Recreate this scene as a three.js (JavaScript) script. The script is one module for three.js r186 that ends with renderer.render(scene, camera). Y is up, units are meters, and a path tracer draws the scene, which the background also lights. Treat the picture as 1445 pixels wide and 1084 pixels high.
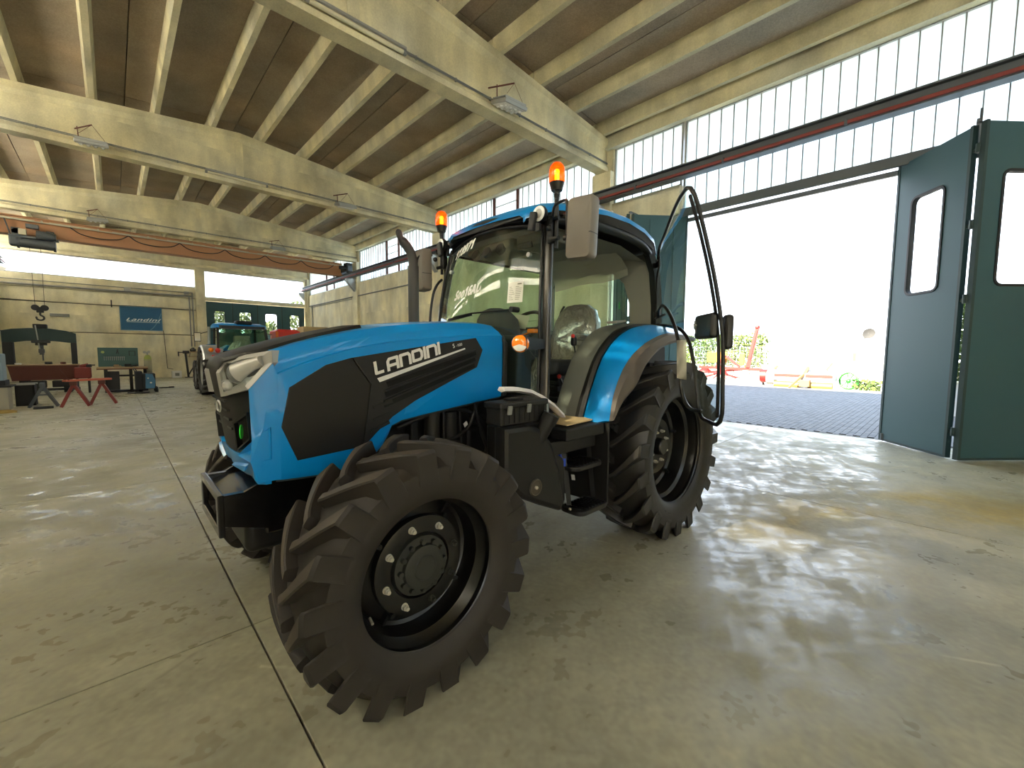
import * as THREE from 'three';
import { RoundedBoxGeometry } from 'three/addons/geometries/RoundedBoxGeometry.js';
import { mergeGeometries, toCreasedNormals } from 'three/addons/utils/BufferGeometryUtils.js';
import { FontLoader } from 'three/addons/loaders/FontLoader.js';
import { TextGeometry } from 'three/addons/geometries/TextGeometry.js';

// ---------------------------------------------------------------- camera, sky, sun, exposure
const scene = new THREE.Scene();
const renderer = new THREE.WebGLRenderer({ antialias: true });
renderer.toneMapping = THREE.LinearToneMapping;
renderer.toneMappingExposure = 3.7;
renderer.shadowMap.enabled = true;
const D2R = Math.PI / 180;
const camera = new THREE.PerspectiveCamera(85.32, 1445 / 1084, 0.05, 400);
camera.position.set(0, 1.5, 0);
camera.rotation.order = 'YXZ';
camera.rotation.set(-4.435 * D2R, -43.68 * D2R, 0.337 * D2R);
scene.add(camera);
const sunDir = new THREE.Vector3(-Math.cos(34.5 * D2R), Math.sin(34.5 * D2R), -0.16).normalize();
// hazy bright sky: pale at the horizon, soft blue towards the zenith
{
  const w = 256, h = 128, d = new Float32Array(w * h * 4);
  for (let j = 0; j < h; j++) for (let i = 0; i < w; i++) {
    const el = Math.max(0, ((j + 0.5) / h - 0.5) * Math.PI), t = Math.pow(Math.sin(el), 0.55), k = (j * w + i) * 4;
    d[k] = 1.65 + (0.70 - 1.65) * t; d[k + 1] = 1.75 + (0.90 - 1.75) * t; d[k + 2] = 1.85 + (1.20 - 1.85) * t; d[k + 3] = 1;
  }
  const t = new THREE.DataTexture(d, w, h, THREE.RGBAFormat, THREE.FloatType);
  t.mapping = THREE.EquirectangularReflectionMapping; t.magFilter = t.minFilter = THREE.LinearFilter; t.wrapS = THREE.RepeatWrapping; t.needsUpdate = true;
  scene.background = t;
}
const sun = new THREE.DirectionalLight(0xffedd0, 16);
sun.position.copy(sunDir).multiplyScalar(60).add(new THREE.Vector3(6, 0, -10));
sun.target.position.set(6, 0, -10);
sun.castShadow = true;
sun.shadow.mapSize.set(4096, 4096);
Object.assign(sun.shadow.camera, { left: -45, right: 45, top: 45, bottom: -45, near: 1, far: 160 });
scene.add(sun, sun.target);

// ---------------------------------------------------------------- helpers
let seed = 7;
const rnd = () => { seed = (seed * 1664525 + 1013904223) >>> 0; return seed / 4294967296; };
const rr = (a, b) => a + (b - a) * rnd();
const V = (x, y, z) => new THREE.Vector3(x, y, z);
const used = new Map(), origin = new WeakMap();
function numbered(n) { const k = used.get(n) || 0; used.set(n, k + 1); return k ? n + '_' + String(k).padStart(3, '0') : n; }
function xf(g, m) {
  g.applyMatrix4(m);
  if (m.determinant() < 0) {
    if (g.index) { const a = g.index.array; for (let i = 0; i < a.length; i += 3) { const t = a[i]; a[i] = a[i + 1]; a[i + 1] = t; } }
    else for (const k of Object.keys(g.attributes)) {
      const at = g.attributes[k], s = at.itemSize, a = at.array;
      for (let i = 0; i < at.count; i += 3) for (let j = 0; j < s; j++) { const t = a[i * s + j]; a[i * s + j] = a[(i + 1) * s + j]; a[(i + 1) * s + j] = t; }
    }
  }
  return g;
}
const M4 = (...a) => new THREE.Matrix4().set(...a);
function mg(list) {
  const l = list.flat().map((g) => {
    g = g.index ? g.toNonIndexed() : g;
    for (const k of Object.keys(g.attributes)) if (!['position', 'normal', 'uv'].includes(k)) g.deleteAttribute(k);
    if (!g.attributes.uv) g.setAttribute('uv', new THREE.BufferAttribute(new Float32Array(g.attributes.position.count * 2), 2));
    if (!g.attributes.normal) g.computeVertexNormals();
    g.morphAttributes = {}; g.clearGroups();
    return g;
  });
  return l.length === 1 ? l[0] : mergeGeometries(l);
}
function pose(g, x, y, z, rx = 0, ry = 0, rz = 0) {
  g.applyMatrix4(new THREE.Matrix4().compose(V(x, y, z), new THREE.Quaternion().setFromEuler(new THREE.Euler(rx, ry, rz, 'YXZ')), V(1, 1, 1)));
  return g;
}
const box = (w, h, d, x = 0, y = 0, z = 0, rx = 0, ry = 0, rz = 0) => pose(new THREE.BoxGeometry(w, h, d), x, y, z, rx, ry, rz);
const rbox = (w, h, d, r, x = 0, y = 0, z = 0, rx = 0, ry = 0, rz = 0) => pose(new RoundedBoxGeometry(w, h, d, 2, Math.min(r, w / 2.01, h / 2.01, d / 2.01)), x, y, z, rx, ry, rz);
const bb = (x0, x1, y0, y1, z0, z1) => box(x1 - x0, y1 - y0, z1 - z0, (x0 + x1) / 2, (y0 + y1) / 2, (z0 + z1) / 2);
const rbb = (x0, x1, y0, y1, z0, z1, r = 0.01) => rbox(x1 - x0, y1 - y0, z1 - z0, r, (x0 + x1) / 2, (y0 + y1) / 2, (z0 + z1) / 2);
const cyl = (r0, r1, h, n, x, y, z, rx = 0, ry = 0, rz = 0) => pose(new THREE.CylinderGeometry(r0, r1, h, n), x, y, z, rx, ry, rz);
const sph = (r, x, y, z, n = 14) => pose(new THREE.SphereGeometry(r, n, Math.round(n * 0.7)), x, y, z);
function rod(a, b, r, n = 8, r2 = r) {
  const A = V(...a), B = V(...b), d = B.clone().sub(A), g = new THREE.CylinderGeometry(r2, r, d.length(), n);
  g.applyMatrix4(new THREE.Matrix4().compose(A.add(B).multiplyScalar(0.5), new THREE.Quaternion().setFromUnitVectors(V(0, 1, 0), d.normalize()), V(1, 1, 1)));
  return g;
}
function bar(a, b, w, t, up = [0, 1, 0]) {          // rectangular bar from a to b
  const A = V(...a), B = V(...b), d = B.clone().sub(A), L = d.length(); d.normalize();
  let s = V(...up).cross(d); if (s.length() < 1e-3) s = V(1, 0, 0).cross(d); s.normalize();
  const u = d.clone().cross(s), m = new THREE.Matrix4().makeBasis(s, u, d).setPosition(A.add(B).multiplyScalar(0.5));
  return new THREE.BoxGeometry(w, t, L).applyMatrix4(m);
}
const curve = (pts) => new THREE.CatmullRomCurve3(pts.map((p) => V(...p)), false, 'centripetal');
const tube = (pts, r, n = 8, k = 5) => mg([new THREE.TubeGeometry(curve(pts), (pts.length - 1) * k, r, n), sph(r, ...pts[0], 8), sph(r, ...pts[pts.length - 1], 8)]);
const poly = (pts, r, n = 8) => mg([...pts.slice(1).map((p, i) => rod(pts[i], p, r, n)), ...pts.map((p) => sph(r, ...p, n))]);
function shapeOf(pts, holes = []) {
  const s = new THREE.Shape(pts.map((p) => new THREE.Vector2(p[0], p[1])));
  for (const h of holes) s.holes.push(new THREE.Path(h.map((p) => new THREE.Vector2(p[0], p[1]))));
  return s;
}
function prism(pts, z0, z1, bev = 0, holes = []) {   // XY outline between z0 and z1
  const g = new THREE.ExtrudeGeometry(shapeOf(pts, holes), { depth: z1 - z0 - 2 * bev, bevelEnabled: bev > 0, bevelThickness: bev, bevelSize: bev, bevelOffset: -bev, bevelSegments: 2, curveSegments: 10, steps: 1 });
  return g.translate(0, 0, z0 + bev);
}
const prismX = (pts, x0, x1, bev = 0, holes = []) => xf(prism(pts, x0, x1, bev, holes), M4(0, 0, 1, 0, 0, 1, 0, 0, 1, 0, 0, 0, 0, 0, 0, 1));   // outline given as (z, y)
const prismY = (pts, y0, y1, bev = 0, holes = []) => xf(prism(pts, y0, y1, bev, holes), M4(1, 0, 0, 0, 0, 0, 1, 0, 0, 1, 0, 0, 0, 0, 0, 1));   // outline given as (x, z)
function roundRect(x0, y0, x1, y1, r, n = 4) {
  const p = [];
  for (const [cx, cy, a] of [[x1 - r, y0 + r, -90], [x1 - r, y1 - r, 0], [x0 + r, y1 - r, 90], [x0 + r, y0 + r, 180]])
    for (let i = 0; i <= n; i++) { const t = (a + 90 * i / n) * D2R; p.push([cx + r * Math.cos(t), cy + r * Math.sin(t)]); }
  return p;
}
function loft(rings, closed = true, caps = true, crease = 35) {
  const n = rings[0].length, m = closed ? n : n - 1, pos = [], uv = [];
  const P = (p, u, v) => { pos.push(p[0], p[1], p[2]); uv.push(u, v); };
  for (let i = 0; i + 1 < rings.length; i++) for (let j = 0; j < m; j++) {
    const k = (j + 1) % n, a = rings[i][j], b = rings[i][k], c = rings[i + 1][k], d = rings[i + 1][j];
    P(a, j, i); P(b, j + 1, i); P(c, j + 1, i + 1); P(a, j, i); P(c, j + 1, i + 1); P(d, j, i + 1);
  }
  if (closed && caps) for (const [r, f] of [[rings[0], 1], [rings[rings.length - 1], 0]]) {
    const c = [0, 1, 2].map((k) => r.reduce((s, p) => s + p[k], 0) / n);
    for (let j = 0; j < n; j++) { const a = r[j], b = r[(j + 1) % n]; P(c, 0, 0); if (f) { P(b, 0, 0); P(a, 0, 0); } else { P(a, 0, 0); P(b, 0, 0); } }
  }
  const g = new THREE.BufferGeometry();
  g.setAttribute('position', new THREE.Float32BufferAttribute(pos, 3));
  g.setAttribute('uv', new THREE.Float32BufferAttribute(uv, 2));
  return toCreasedNormals(g, crease * D2R);
}
function plate3(pts, thick) {                         // polygon in space, thickened along the given vector
  const back = pts.map((p) => p.map((c, k) => c + thick[k]));
  return loft([pts, back], true, true, 20);
}
function revolve(prof, n = 40, crease = 30, a0 = 0) { // profile [radius, z] about the z axis
  const rings = prof.map(([r, z]) => Array.from({ length: n }, (_, i) => { const a = a0 + i / n * 2 * Math.PI; return [r * Math.cos(a), r * Math.sin(a), z]; }));
  return loft(rings, true, false, crease);
}
const CZ = -2.5;                                      // middle plane of the blue tractor
const mir = (g) => xf(g.clone(), M4(1, 0, 0, 0, 0, 1, 0, 0, 0, 0, -1, 2 * CZ, 0, 0, 0, 1));
function metreUV(g, off = 0) {                        // uv in metres by the main direction of each face
  g = g.index ? g.toNonIndexed() : g;
  const p = g.attributes.position, n = g.attributes.normal, uv = new Float32Array(p.count * 2);
  for (let i = 0; i < p.count; i += 3) {
    let ax = 0, ay = 0, az = 0;
    for (let k = 0; k < 3; k++) { ax += Math.abs(n.getX(i + k)); ay += Math.abs(n.getY(i + k)); az += Math.abs(n.getZ(i + k)); }
    for (let k = 0; k < 3; k++) {
      const x = p.getX(i + k), y = p.getY(i + k), z = p.getZ(i + k);
      const [u, v] = ay >= ax && ay >= az ? [x, z] : ax >= az ? [z, y] : [x, y];
      uv[2 * (i + k)] = u + off; uv[2 * (i + k) + 1] = v + off * 0.37;
    }
  }
  g.setAttribute('uv', new THREE.BufferAttribute(uv, 2));
  return g;
}
function tag(o, label, category, group) { o.userData.label = label; o.userData.category = category; if (group) o.userData.group = group; return o; }
function thing(name, label, category, [x, y, z], group) {
  const o = new THREE.Group(); o.name = numbered(name); o.position.set(x, y, z); origin.set(o, V(x, y, z)); scene.add(o);
  return tag(o, label, category, group);
}
function setting(name, [x, y, z] = [0, 0, 0]) { const o = new THREE.Group(); o.name = name; o.position.set(x, y, z); origin.set(o, V(x, y, z)); o.userData.kind = 'structure'; scene.add(o); return o; }
function part(parent, name, geos, mat, label, at) {   // geometry is written in world coordinates; at moves the part's own origin
  const po = parent ? origin.get(parent) : V(0, 0, 0), o = at ? V(...at) : po.clone();
  const g = mg(Array.isArray(geos) ? geos : [geos]).translate(-o.x, -o.y, -o.z);
  const m = new THREE.Mesh(g, mat); m.name = parent ? name : numbered(name); m.position.copy(o).sub(po);
  m.castShadow = m.receiveShadow = true; origin.set(m, o); (parent || scene).add(m);
  if (label) m.userData.label = label;
  return m;
}
function shared(parent, name, geo, mat, local, rot) { // a part that shares its geometry
  const m = new THREE.Mesh(geo, mat); m.name = name; m.position.set(...local); if (rot) m.rotation.set(...rot);
  m.castShadow = m.receiveShadow = true; parent.add(m); return m;
}
function whole(name, geos, mat, label, category, at, group) { return tag(part(null, name, geos, mat, null, at), label, category, group); }

// ---------------------------------------------------------------- textures
const NL = 256, lat = new Float32Array(NL * NL); for (let i = 0; i < lat.length; i++) lat[i] = rnd();
function noise(x, y, p) {                             // periodic value noise
  const xi = Math.floor(x), yi = Math.floor(y), fx = x - xi, fy = y - yi, sx = fx * fx * (3 - 2 * fx), sy = fy * fy * (3 - 2 * fy);
  const x0 = ((xi % p) + p) % p, x1 = (x0 + 1) % p, y0 = ((yi % p) + p) % p, y1 = (y0 + 1) % p;
  const a = lat[y0 * NL + x0], b = lat[y0 * NL + x1], c = lat[y1 * NL + x0], d = lat[y1 * NL + x1];
  return a + (b - a) * sx + (c - a) * sy + (a - b - c + d) * sx * sy;
}
function noise2(x, y, px, py) {                       // the same with its own period along each axis
  const xi = Math.floor(x), yi = Math.floor(y), fx = x - xi, fy = y - yi, sx = fx * fx * (3 - 2 * fx), sy = fy * fy * (3 - 2 * fy);
  const x0 = ((xi % px) + px) % px, x1 = (x0 + 1) % px, y0 = ((yi % py) + py) % py, y1 = (y0 + 1) % py;
  const a = lat[y0 * NL + x0], b = lat[y0 * NL + x1], c = lat[y1 * NL + x0], d = lat[y1 * NL + x1];
  return a + (b - a) * sx + (c - a) * sy + (a - b - c + d) * sx * sy;
}
// trowel and tyre streaks in two directions, about 2 to 10 cm
const streak = (u, v) => 0.55 * noise2((u + 2 * v) * 128, (2 * u - v) * 32, 128, 32) + 0.45 * noise2((u - v) * 256, (u + v) * 64 + 0.5, 256, 64);
function fbm(u, v, p, oct) { let s = 0, a = 0.5, t = 0; for (let o = 0; o < oct; o++) { const q = Math.min(p << o, NL); s += a * noise(u * q + o * 17.3 * 0, v * q, q); t += a; a *= 0.55; } return s / t; }
function dataTex(n, f, srgb = true, rep = 1) {
  const d = new Uint8Array(n * n * 4);
  for (let y = 0; y < n; y++) for (let x = 0; x < n; x++) {
    const c = f(x / n, y / n), i = (y * n + x) * 4;
    d[i] = Math.max(0, Math.min(255, c[0])); d[i + 1] = Math.max(0, Math.min(255, c[1])); d[i + 2] = Math.max(0, Math.min(255, c[2])); d[i + 3] = 255;
  }
  const t = new THREE.DataTexture(d, n, n, THREE.RGBAFormat); t.magFilter = THREE.LinearFilter; t.minFilter = THREE.LinearMipmapLinearFilter; t.generateMipmaps = true;
  t.wrapS = t.wrapT = THREE.RepeatWrapping; if (srgb) t.colorSpace = THREE.SRGBColorSpace; t.repeat.set(rep, rep); t.needsUpdate = true; return t;
}
function canvasTex(w, h, draw, srgb = true) {
  const c = document.createElement('canvas'); c.width = w; c.height = h; draw(c.getContext('2d'), w, h);
  const t = new THREE.CanvasTexture(c); if (srgb) t.colorSpace = THREE.SRGBColorSpace; t.anisotropy = 8; return t;
}
// concrete of walls and beams: 4 m tile
const concreteTex = dataTex(1024, (u, v) => {
  const a = fbm(u, v, 4, 6), b = fbm(u + 0.3, v * 0.25, 16, 3), c = noise(u * 256, v * 256, 256), s = 218 + (a - 0.5) * 76 + (b - 0.5) * 40 + (c - 0.5) * 14;
  const w = fbm(u + 0.61, v + 0.17, 3, 3) - 0.5;
  return [s * (0.97 + w * 0.05), s * 0.95, s * (0.84 - w * 0.12)];
}, true, 0.25);
const concreteBump = dataTex(512, (u, v) => { const s = 255 * (0.6 * fbm(u, v, 16, 5) + 0.4 * noise(u * 200, v * 200, 200)); return [s, s, s]; }, false, 0.25);
const soffitTex = dataTex(1024, (u, v) => {
  const a = fbm(u, v, 4, 6), c = noise(u * 256, v * 256, 256), e = fbm(u * 1, v, 3, 2), s = 168 + (a - 0.5) * 55 + (c - 0.5) * 22;
  return [s * (1 + (e - 0.5) * 0.10), s * 0.92, s * (0.80 - (e - 0.5) * 0.08)];
}, true, 0.25);
// floor: one tile is 13.8 m
const FT = 13.8, FX = -4.1, FZ = -11.3;
const marks = [];
for (let i = 0; i < 520; i++) marks.push([rnd(), rnd(), rnd() * 6.28, rr(0.0015, 0.013), rnd()]);
const grid = Array.from({ length: 64 * 64 }, () => []);
for (const m of marks) for (let dy = -1; dy <= 1; dy++) for (let dx = -1; dx <= 1; dx++) grid[(((Math.floor(m[1] * 64) + dy + 64) % 64) * 64) + ((Math.floor(m[0] * 64) + dx + 64) % 64)].push(m);
const blot = (x, z, cx, cz, rx, rz, a = 0) => { const c = Math.cos(a), s = Math.sin(a), dx = x - cx, dz = z - cz, p = (c * dx + s * dz) / rx, q = (-s * dx + c * dz) / rz; return Math.exp(-(p * p + q * q)); };
const floorTex = dataTex(2048, (u, v) => {
  const x = FX + u * FT, z = FZ + v * FT;
  const a = fbm(u, v, 6, 7), b = fbm(u + 0.37, v + 0.21, 3, 4), st = fbm(u * 1 + v * 2, v * 1 - u, 24, 4), c = noise(u * 768, v * 768, 256), sk = streak(u, v), hf = noise(u * 512, v * 512, 256);
  let s = 168 + (a - 0.5) * 52 + (st - 0.5) * 30 + (c - 0.5) * 12 + (sk - 0.5) * 16 * (0.4 + b) + (hf - 0.5) * 12, r = 1, g = 0.965, bl = 0.85 - (b - 0.5) * 0.10;
  // tyre dirt, warm sun patch painted into the colour, small scuffs
  const sunPatch = Math.max(0, fbm(u, v, 20, 4) - 0.26) * 2.4 * (blot(x, z, 4.35, -0.9, 0.45, 0.28) + blot(x, z, 5.2, -0.55, 1.0, 0.22, 0.5) + blot(x, z, 5.9, 0.3, 1.1, 0.5, 0.6));
  r += sunPatch * 0.10; bl -= sunPatch * 0.20; s *= 1 - sunPatch * 0.05;
  const dirt = blot(x, z, 0.25, -3.2, 0.5, 0.22, 0.2) * Math.max(0, a - 0.3) + 0.6 * blot(x, z, 6.5, 0.6, 0.9, 0.45, 0.5) * a;
  s *= 1 - dirt * 0.35; bl -= dirt * 0.12;
  let paint = 0, dark = 0;
  for (const m of grid[Math.floor(v * 64) * 64 + Math.floor(u * 64)]) {
    const dx = u - m[0], dy = v - m[1], q = Math.cos(m[2]) * dx + Math.sin(m[2]) * dy, w = -Math.sin(m[2]) * dx + Math.cos(m[2]) * dy;
    const k = Math.max(0, 1 - (q / m[3]) ** 2) * Math.max(0, 1 - (w / (m[3] * 0.07)) ** 2) * (st > 0.47 ? 1 : 0);
    if (m[4] > 0.45) paint = Math.max(paint, k * (m[4] - 0.3)); else dark = Math.max(dark, k * (0.7 - m[4]));
  }
  s = s * (1 - dark * 0.13) + paint * 42;
  return [s * r, s * g, s * bl];
});
const floorRough = dataTex(2048, (u, v) => {
  const a = fbm(u * 1 + v * 1, v - u * 1, 40, 4), b = fbm(u, v, 8, 4), x = FX + u * FT, z = FZ + v * FT;
  const f = noise(u * 512, v * 512, 256), sk = streak(u, v), hf = noise(u * 768, v * 768, 256);
  let s = 0.50 + (a - 0.5) * 0.75 + (b - 0.5) * 0.35 + (f - 0.5) * 0.16 + (sk - 0.5) * 0.55 + (hf - 0.5) * 0.14;
  s += 0.35 * (blot(x, z, 4.35, -0.9, 0.6, 0.4) + blot(x, z, 5.9, 0.2, 1.5, 0.5, 0.6));
  s = Math.max(0.16, Math.min(0.95, s)) * 255; return [s, s, s];
}, false);

const crumple = dataTex(256, (u, v) => { const a = Math.abs(fbm(u, v, 6, 3) - 0.5) * 3, b = Math.abs(fbm(u + 0.4, v * 2, 10, 3) - 0.5) * 2, s = 255 * Math.min(1, a + b); return [s, s, s]; }, false, 0.22);
// ---------------------------------------------------------------- materials
const std = (color, roughness = 0.7, extra = {}) => new THREE.MeshStandardMaterial({ color: new THREE.Color().setRGB(...color), roughness, ...extra });
const phy = (color, roughness = 0.5, extra = {}) => new THREE.MeshPhysicalMaterial({ color: new THREE.Color().setRGB(...color), roughness, ...extra });
const M = {
  concrete: std([1, 0.98, 0.94], 0.9, { map: concreteTex, bumpMap: concreteBump, bumpScale: 0.004 }),
  beam: std([1.0, 0.97, 0.88], 0.88, { map: concreteTex, bumpMap: concreteBump, bumpScale: 0.004 }),
  soffit: std([0.90, 0.88, 0.90], 0.92, { map: soffitTex, bumpMap: concreteBump, bumpScale: 0.004 }),
  rib: std([0.9, 0.87, 0.78], 0.9, { map: concreteTex, bumpMap: concreteBump, bumpScale: 0.004 }),
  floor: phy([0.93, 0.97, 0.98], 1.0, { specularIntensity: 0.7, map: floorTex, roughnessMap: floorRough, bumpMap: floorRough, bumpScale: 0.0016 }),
  joint: std([0.085, 0.072, 0.052], 0.95),
  uglass: phy([0.95, 0.97, 0.96], 0.93, { transmission: 1, thickness: 0, ior: 1.5 }),
  uglassR: phy([0.80, 0.87, 0.89], 0.90, { transmission: 1, thickness: 0, ior: 1.5 }),
  louvre: phy([0.92, 0.93, 0.9], 0.86, { transmission: 1, thickness: 0, ior: 1.5 }),
  clear: phy([0.96, 0.98, 0.98], 0.02, { transmission: 1, thickness: 0, ior: 1.45 }),
  cabGlass: phy([0.80, 0.92, 0.85], 0.0, { transmission: 1, thickness: 0, ior: 1.52 }),
  doorGlass: phy([0.82, 0.93, 0.91], 0.0, { transmission: 1, thickness: 0, ior: 1.5 }),
  steel: std([0.10, 0.115, 0.13], 0.5, { metalness: 0.4 }),
  galv: std([0.42, 0.43, 0.42], 0.45, { metalness: 0.6 }),
  greenDoor: std([0.028, 0.088, 0.104], 0.5),
  darkGreen: std([0.018, 0.045, 0.045], 0.55),
  redPaint: std([0.21, 0.03, 0.024], 0.55),
  rustRed: std([0.13, 0.04, 0.028], 0.7),
  orange: std([0.46, 0.235, 0.12], 0.6),
  blue: phy([0.0005, 0.255, 0.70], 0.42, { specularIntensity: 0.5, clearcoat: 0.4, clearcoatRoughness: 0.05 }),
  black: std([0.008, 0.008, 0.008], 0.42),
  satin: std([0.009, 0.009, 0.0088], 0.55),
  gloss: phy([0.004, 0.004, 0.0045], 0.22, { clearcoat: 0.6, clearcoatRoughness: 0.12 }),
  rubber: std([0.026, 0.0215, 0.0175], 0.6),
  rubberRear: std([0.018, 0.0165, 0.015], 0.42),
  rimBlack: phy([0.004, 0.004, 0.004], 0.33, { clearcoat: 0.3, clearcoatRoughness: 0.2 }),
  hub: std([0.026, 0.028, 0.023], 0.6),
  chrome: std([0.62, 0.60, 0.52], 0.35, { metalness: 0.45 }),
  bezel: std([0.42, 0.41, 0.385], 0.38, { metalness: 0.35 }),
  reflector: std([0.52, 0.51, 0.48], 0.3, { metalness: 0.25 }),
  flare: std([0.11, 0.092, 0.078], 0.5),
  liner: std([0.30, 0.29, 0.245], 0.8),
  trimGrey: std([0.13, 0.135, 0.115], 0.7),
  pillar: phy([0.05, 0.046, 0.042], 0.3, { metalness: 0.55, clearcoat: 0.5, clearcoatRoughness: 0.15 }),
  mirrorBack: std([0.20, 0.175, 0.145], 0.45),
  white: std([0.78, 0.78, 0.76], 0.6),
  foam: std([0.75, 0.73, 0.76], 0.8),
  board: std([0.50, 0.38, 0.20], 0.85),
  amber: phy([1.0, 0.30, 0.02], 0.12, { transmission: 0.75, thickness: 0, ior: 1.45 }),
  amberSolid: phy([0.9, 0.22, 0.01], 0.2, { clearcoat: 1 }),
  lampGlass: phy([0.9, 0.9, 0.88], 0.15, { clearcoat: 1 }),
  wrap: phy([0.30, 0.28, 0.22], 0.25, { clearcoat: 1, clearcoatRoughness: 0.06, bumpMap: crumple, bumpScale: 0.02 }),
  void: std([0.002, 0.002, 0.002], 0.9),
  stack: std([0.055, 0.053, 0.05], 0.5),
  green: std([0.05, 0.85, 0.06], 0.5),
  blueCap: std([0.02, 0.07, 0.5], 0.45),
  red: std([0.62, 0.03, 0.02], 0.45),
  wood: std([0.42, 0.30, 0.17], 0.8),
  grey: std([0.22, 0.23, 0.22], 0.65),
  beige: std([0.46, 0.43, 0.33], 0.75),
  dark: std([0.03, 0.032, 0.034], 0.7),
};
// ================================================================ the hall
const HX0 = -3.8, HX1 = 9.4, RIDGE = 2.8, SLOPE = 0.092, EAVE = 7.47;
const topY = (x) => EAVE - SLOPE * Math.abs(x - RIDGE);
const BEAMZ = [8.75, 1.15, -6.45, -14.05, -21.65, -29.25], BACK = -29.1, FRONT = 8.9;

// floor slabs with open joints, real pieces on a dark bed
const floor = setting('floor');
part(floor, 'bed', bb(-4.3, 9.7, -0.3, -0.03, -29.6, 9.2), M.joint);
{
  const xs = [-4.08, 0.48, 5.04, 9.62], zs = [];
  for (let k = -8; k <= 3; k++) zs.push(-2.55 + 3.62 * k);
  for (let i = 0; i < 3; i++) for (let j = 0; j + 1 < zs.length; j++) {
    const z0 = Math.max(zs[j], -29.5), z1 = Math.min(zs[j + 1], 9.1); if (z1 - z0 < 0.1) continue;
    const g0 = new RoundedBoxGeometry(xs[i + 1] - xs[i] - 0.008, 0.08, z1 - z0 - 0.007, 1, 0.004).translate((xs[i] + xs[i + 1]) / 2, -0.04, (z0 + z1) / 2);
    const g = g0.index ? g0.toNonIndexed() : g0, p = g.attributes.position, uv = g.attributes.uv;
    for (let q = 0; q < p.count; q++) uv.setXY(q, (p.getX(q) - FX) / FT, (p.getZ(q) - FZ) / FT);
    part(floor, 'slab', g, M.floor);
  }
}
// ceiling: double-tee roof slabs, each with two ribs
const ceiling = setting('ceiling');
for (let b = 0; b + 1 < BEAMZ.length; b++) for (let k = -3; k < 3; k++) {
  const cx = RIDGE + 1.15 + 2.3 * k, x0 = cx - 1.142, x1 = cx + 1.142, z0 = BEAMZ[b + 1], z1 = BEAMZ[b], R = 0.29;
  const lo = (x) => topY(x) + R;
  const s = part(ceiling, 'roof_slab', metreUV(prism([[x0, lo(x0)], [x1, lo(x1)], [x1, lo(x1) + 0.12], [x0, lo(x0) + 0.12]], z0 + 0.008, z1 - 0.008), b * 1.7 + k * 0.9), M.soffit);
  for (const rx of [cx - 0.575, cx + 0.575]) {
    const y = topY(rx), t = y + R + 0.012;
    part(s, 'rib', metreUV(prism([[rx - 0.05, y], [rx + 0.05, y], [rx + 0.075, y + 0.12], [rx + 0.10, t], [rx - 0.10, t], [rx - 0.075, y + 0.12]], z0 + 0.01, z1 - 0.01), k), M.rib);
  }
}
part(ceiling, 'roof_deck', [-1, 1].map((s) => prism([[RIDGE, EAVE + 0.415], [RIDGE + s * 7.5, topY(RIDGE + 7.5) + 0.415], [RIDGE + s * 7.5, topY(RIDGE + 7.5) + 0.5], [RIDGE, EAVE + 0.5]], -29.7, 9.3)), M.grey);
part(ceiling, 'eave_gutter', [metreUV(bb(9.30, 10.25, 6.62, 7.10, -29.7, 9.3)), metreUV(bb(-4.65, -3.7, 6.62, 7.10, -29.7, 9.3))], M.concrete);
// girders
BEAMZ.forEach((z, i) => {
  const xa = HX0 + 0.02, xb = HX1 - 0.02, B = 6.08, o = setting(i ? 'roof_beam_' + String(i).padStart(3, '0') : 'roof_beam');
  const sec = (x, w, y0, y1) => [[x, y0, z - w], [x, y0, z + w], [x, y1, z + w], [x, y1, z - w]];
  const run = (w0, f0, f1) => loft([xa, RIDGE, xb].map((x) => sec(x, w0, f0(x), f1(x))), true, true, 30);
  const flange = loft([xa, xb].map((x) => [[x, B, z - 0.15], [x, B, z + 0.15], [x, B + 0.10, z + 0.15], [x, B + 0.19, z + 0.085], [x, B + 0.19, z - 0.085], [x, B + 0.10, z - 0.15]]), true, true, 20);
  part(o, 'web', [metreUV(run(0.09, () => B + 0.1, (x) => topY(x) - 0.05), i)], M.beam);
  part(o, 'bottom_flange', metreUV(flange, i), M.beam);
  part(o, 'top_flange', metreUV(loft([xa, RIDGE, xb].map((x) => { const t = topY(x); return [[x, t - 0.24, z - 0.088], [x, t - 0.24, z + 0.088], [x, t - 0.15, z + 0.17], [x, t - 0.004, z + 0.17], [x, t - 0.004, z - 0.17], [x, t - 0.15, z - 0.17]]; }), true, true, 20), i), M.beam);
  part(o, 'conduit', [rod([xa, B + 0.235, z + 0.11], [xb, B + 0.235, z + 0.11], 0.012, 6), rod([xa, B + 0.205, z + 0.115], [xb, B + 0.205, z + 0.115], 0.009, 6), ...Array.from({ length: 16 }, (_, k) => bb(xa + 0.4 + k * 0.8, xa + 0.43 + k * 0.8, B + 0.195, B + 0.25, z + 0.09, z + 0.125))], M.grey);
  part(o, 'stiffener', [metreUV(bb(RIDGE - 0.09, RIDGE + 0.09, B + 0.15, EAVE - 0.2, z - 0.105, z + 0.105))], M.beam);
});

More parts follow.
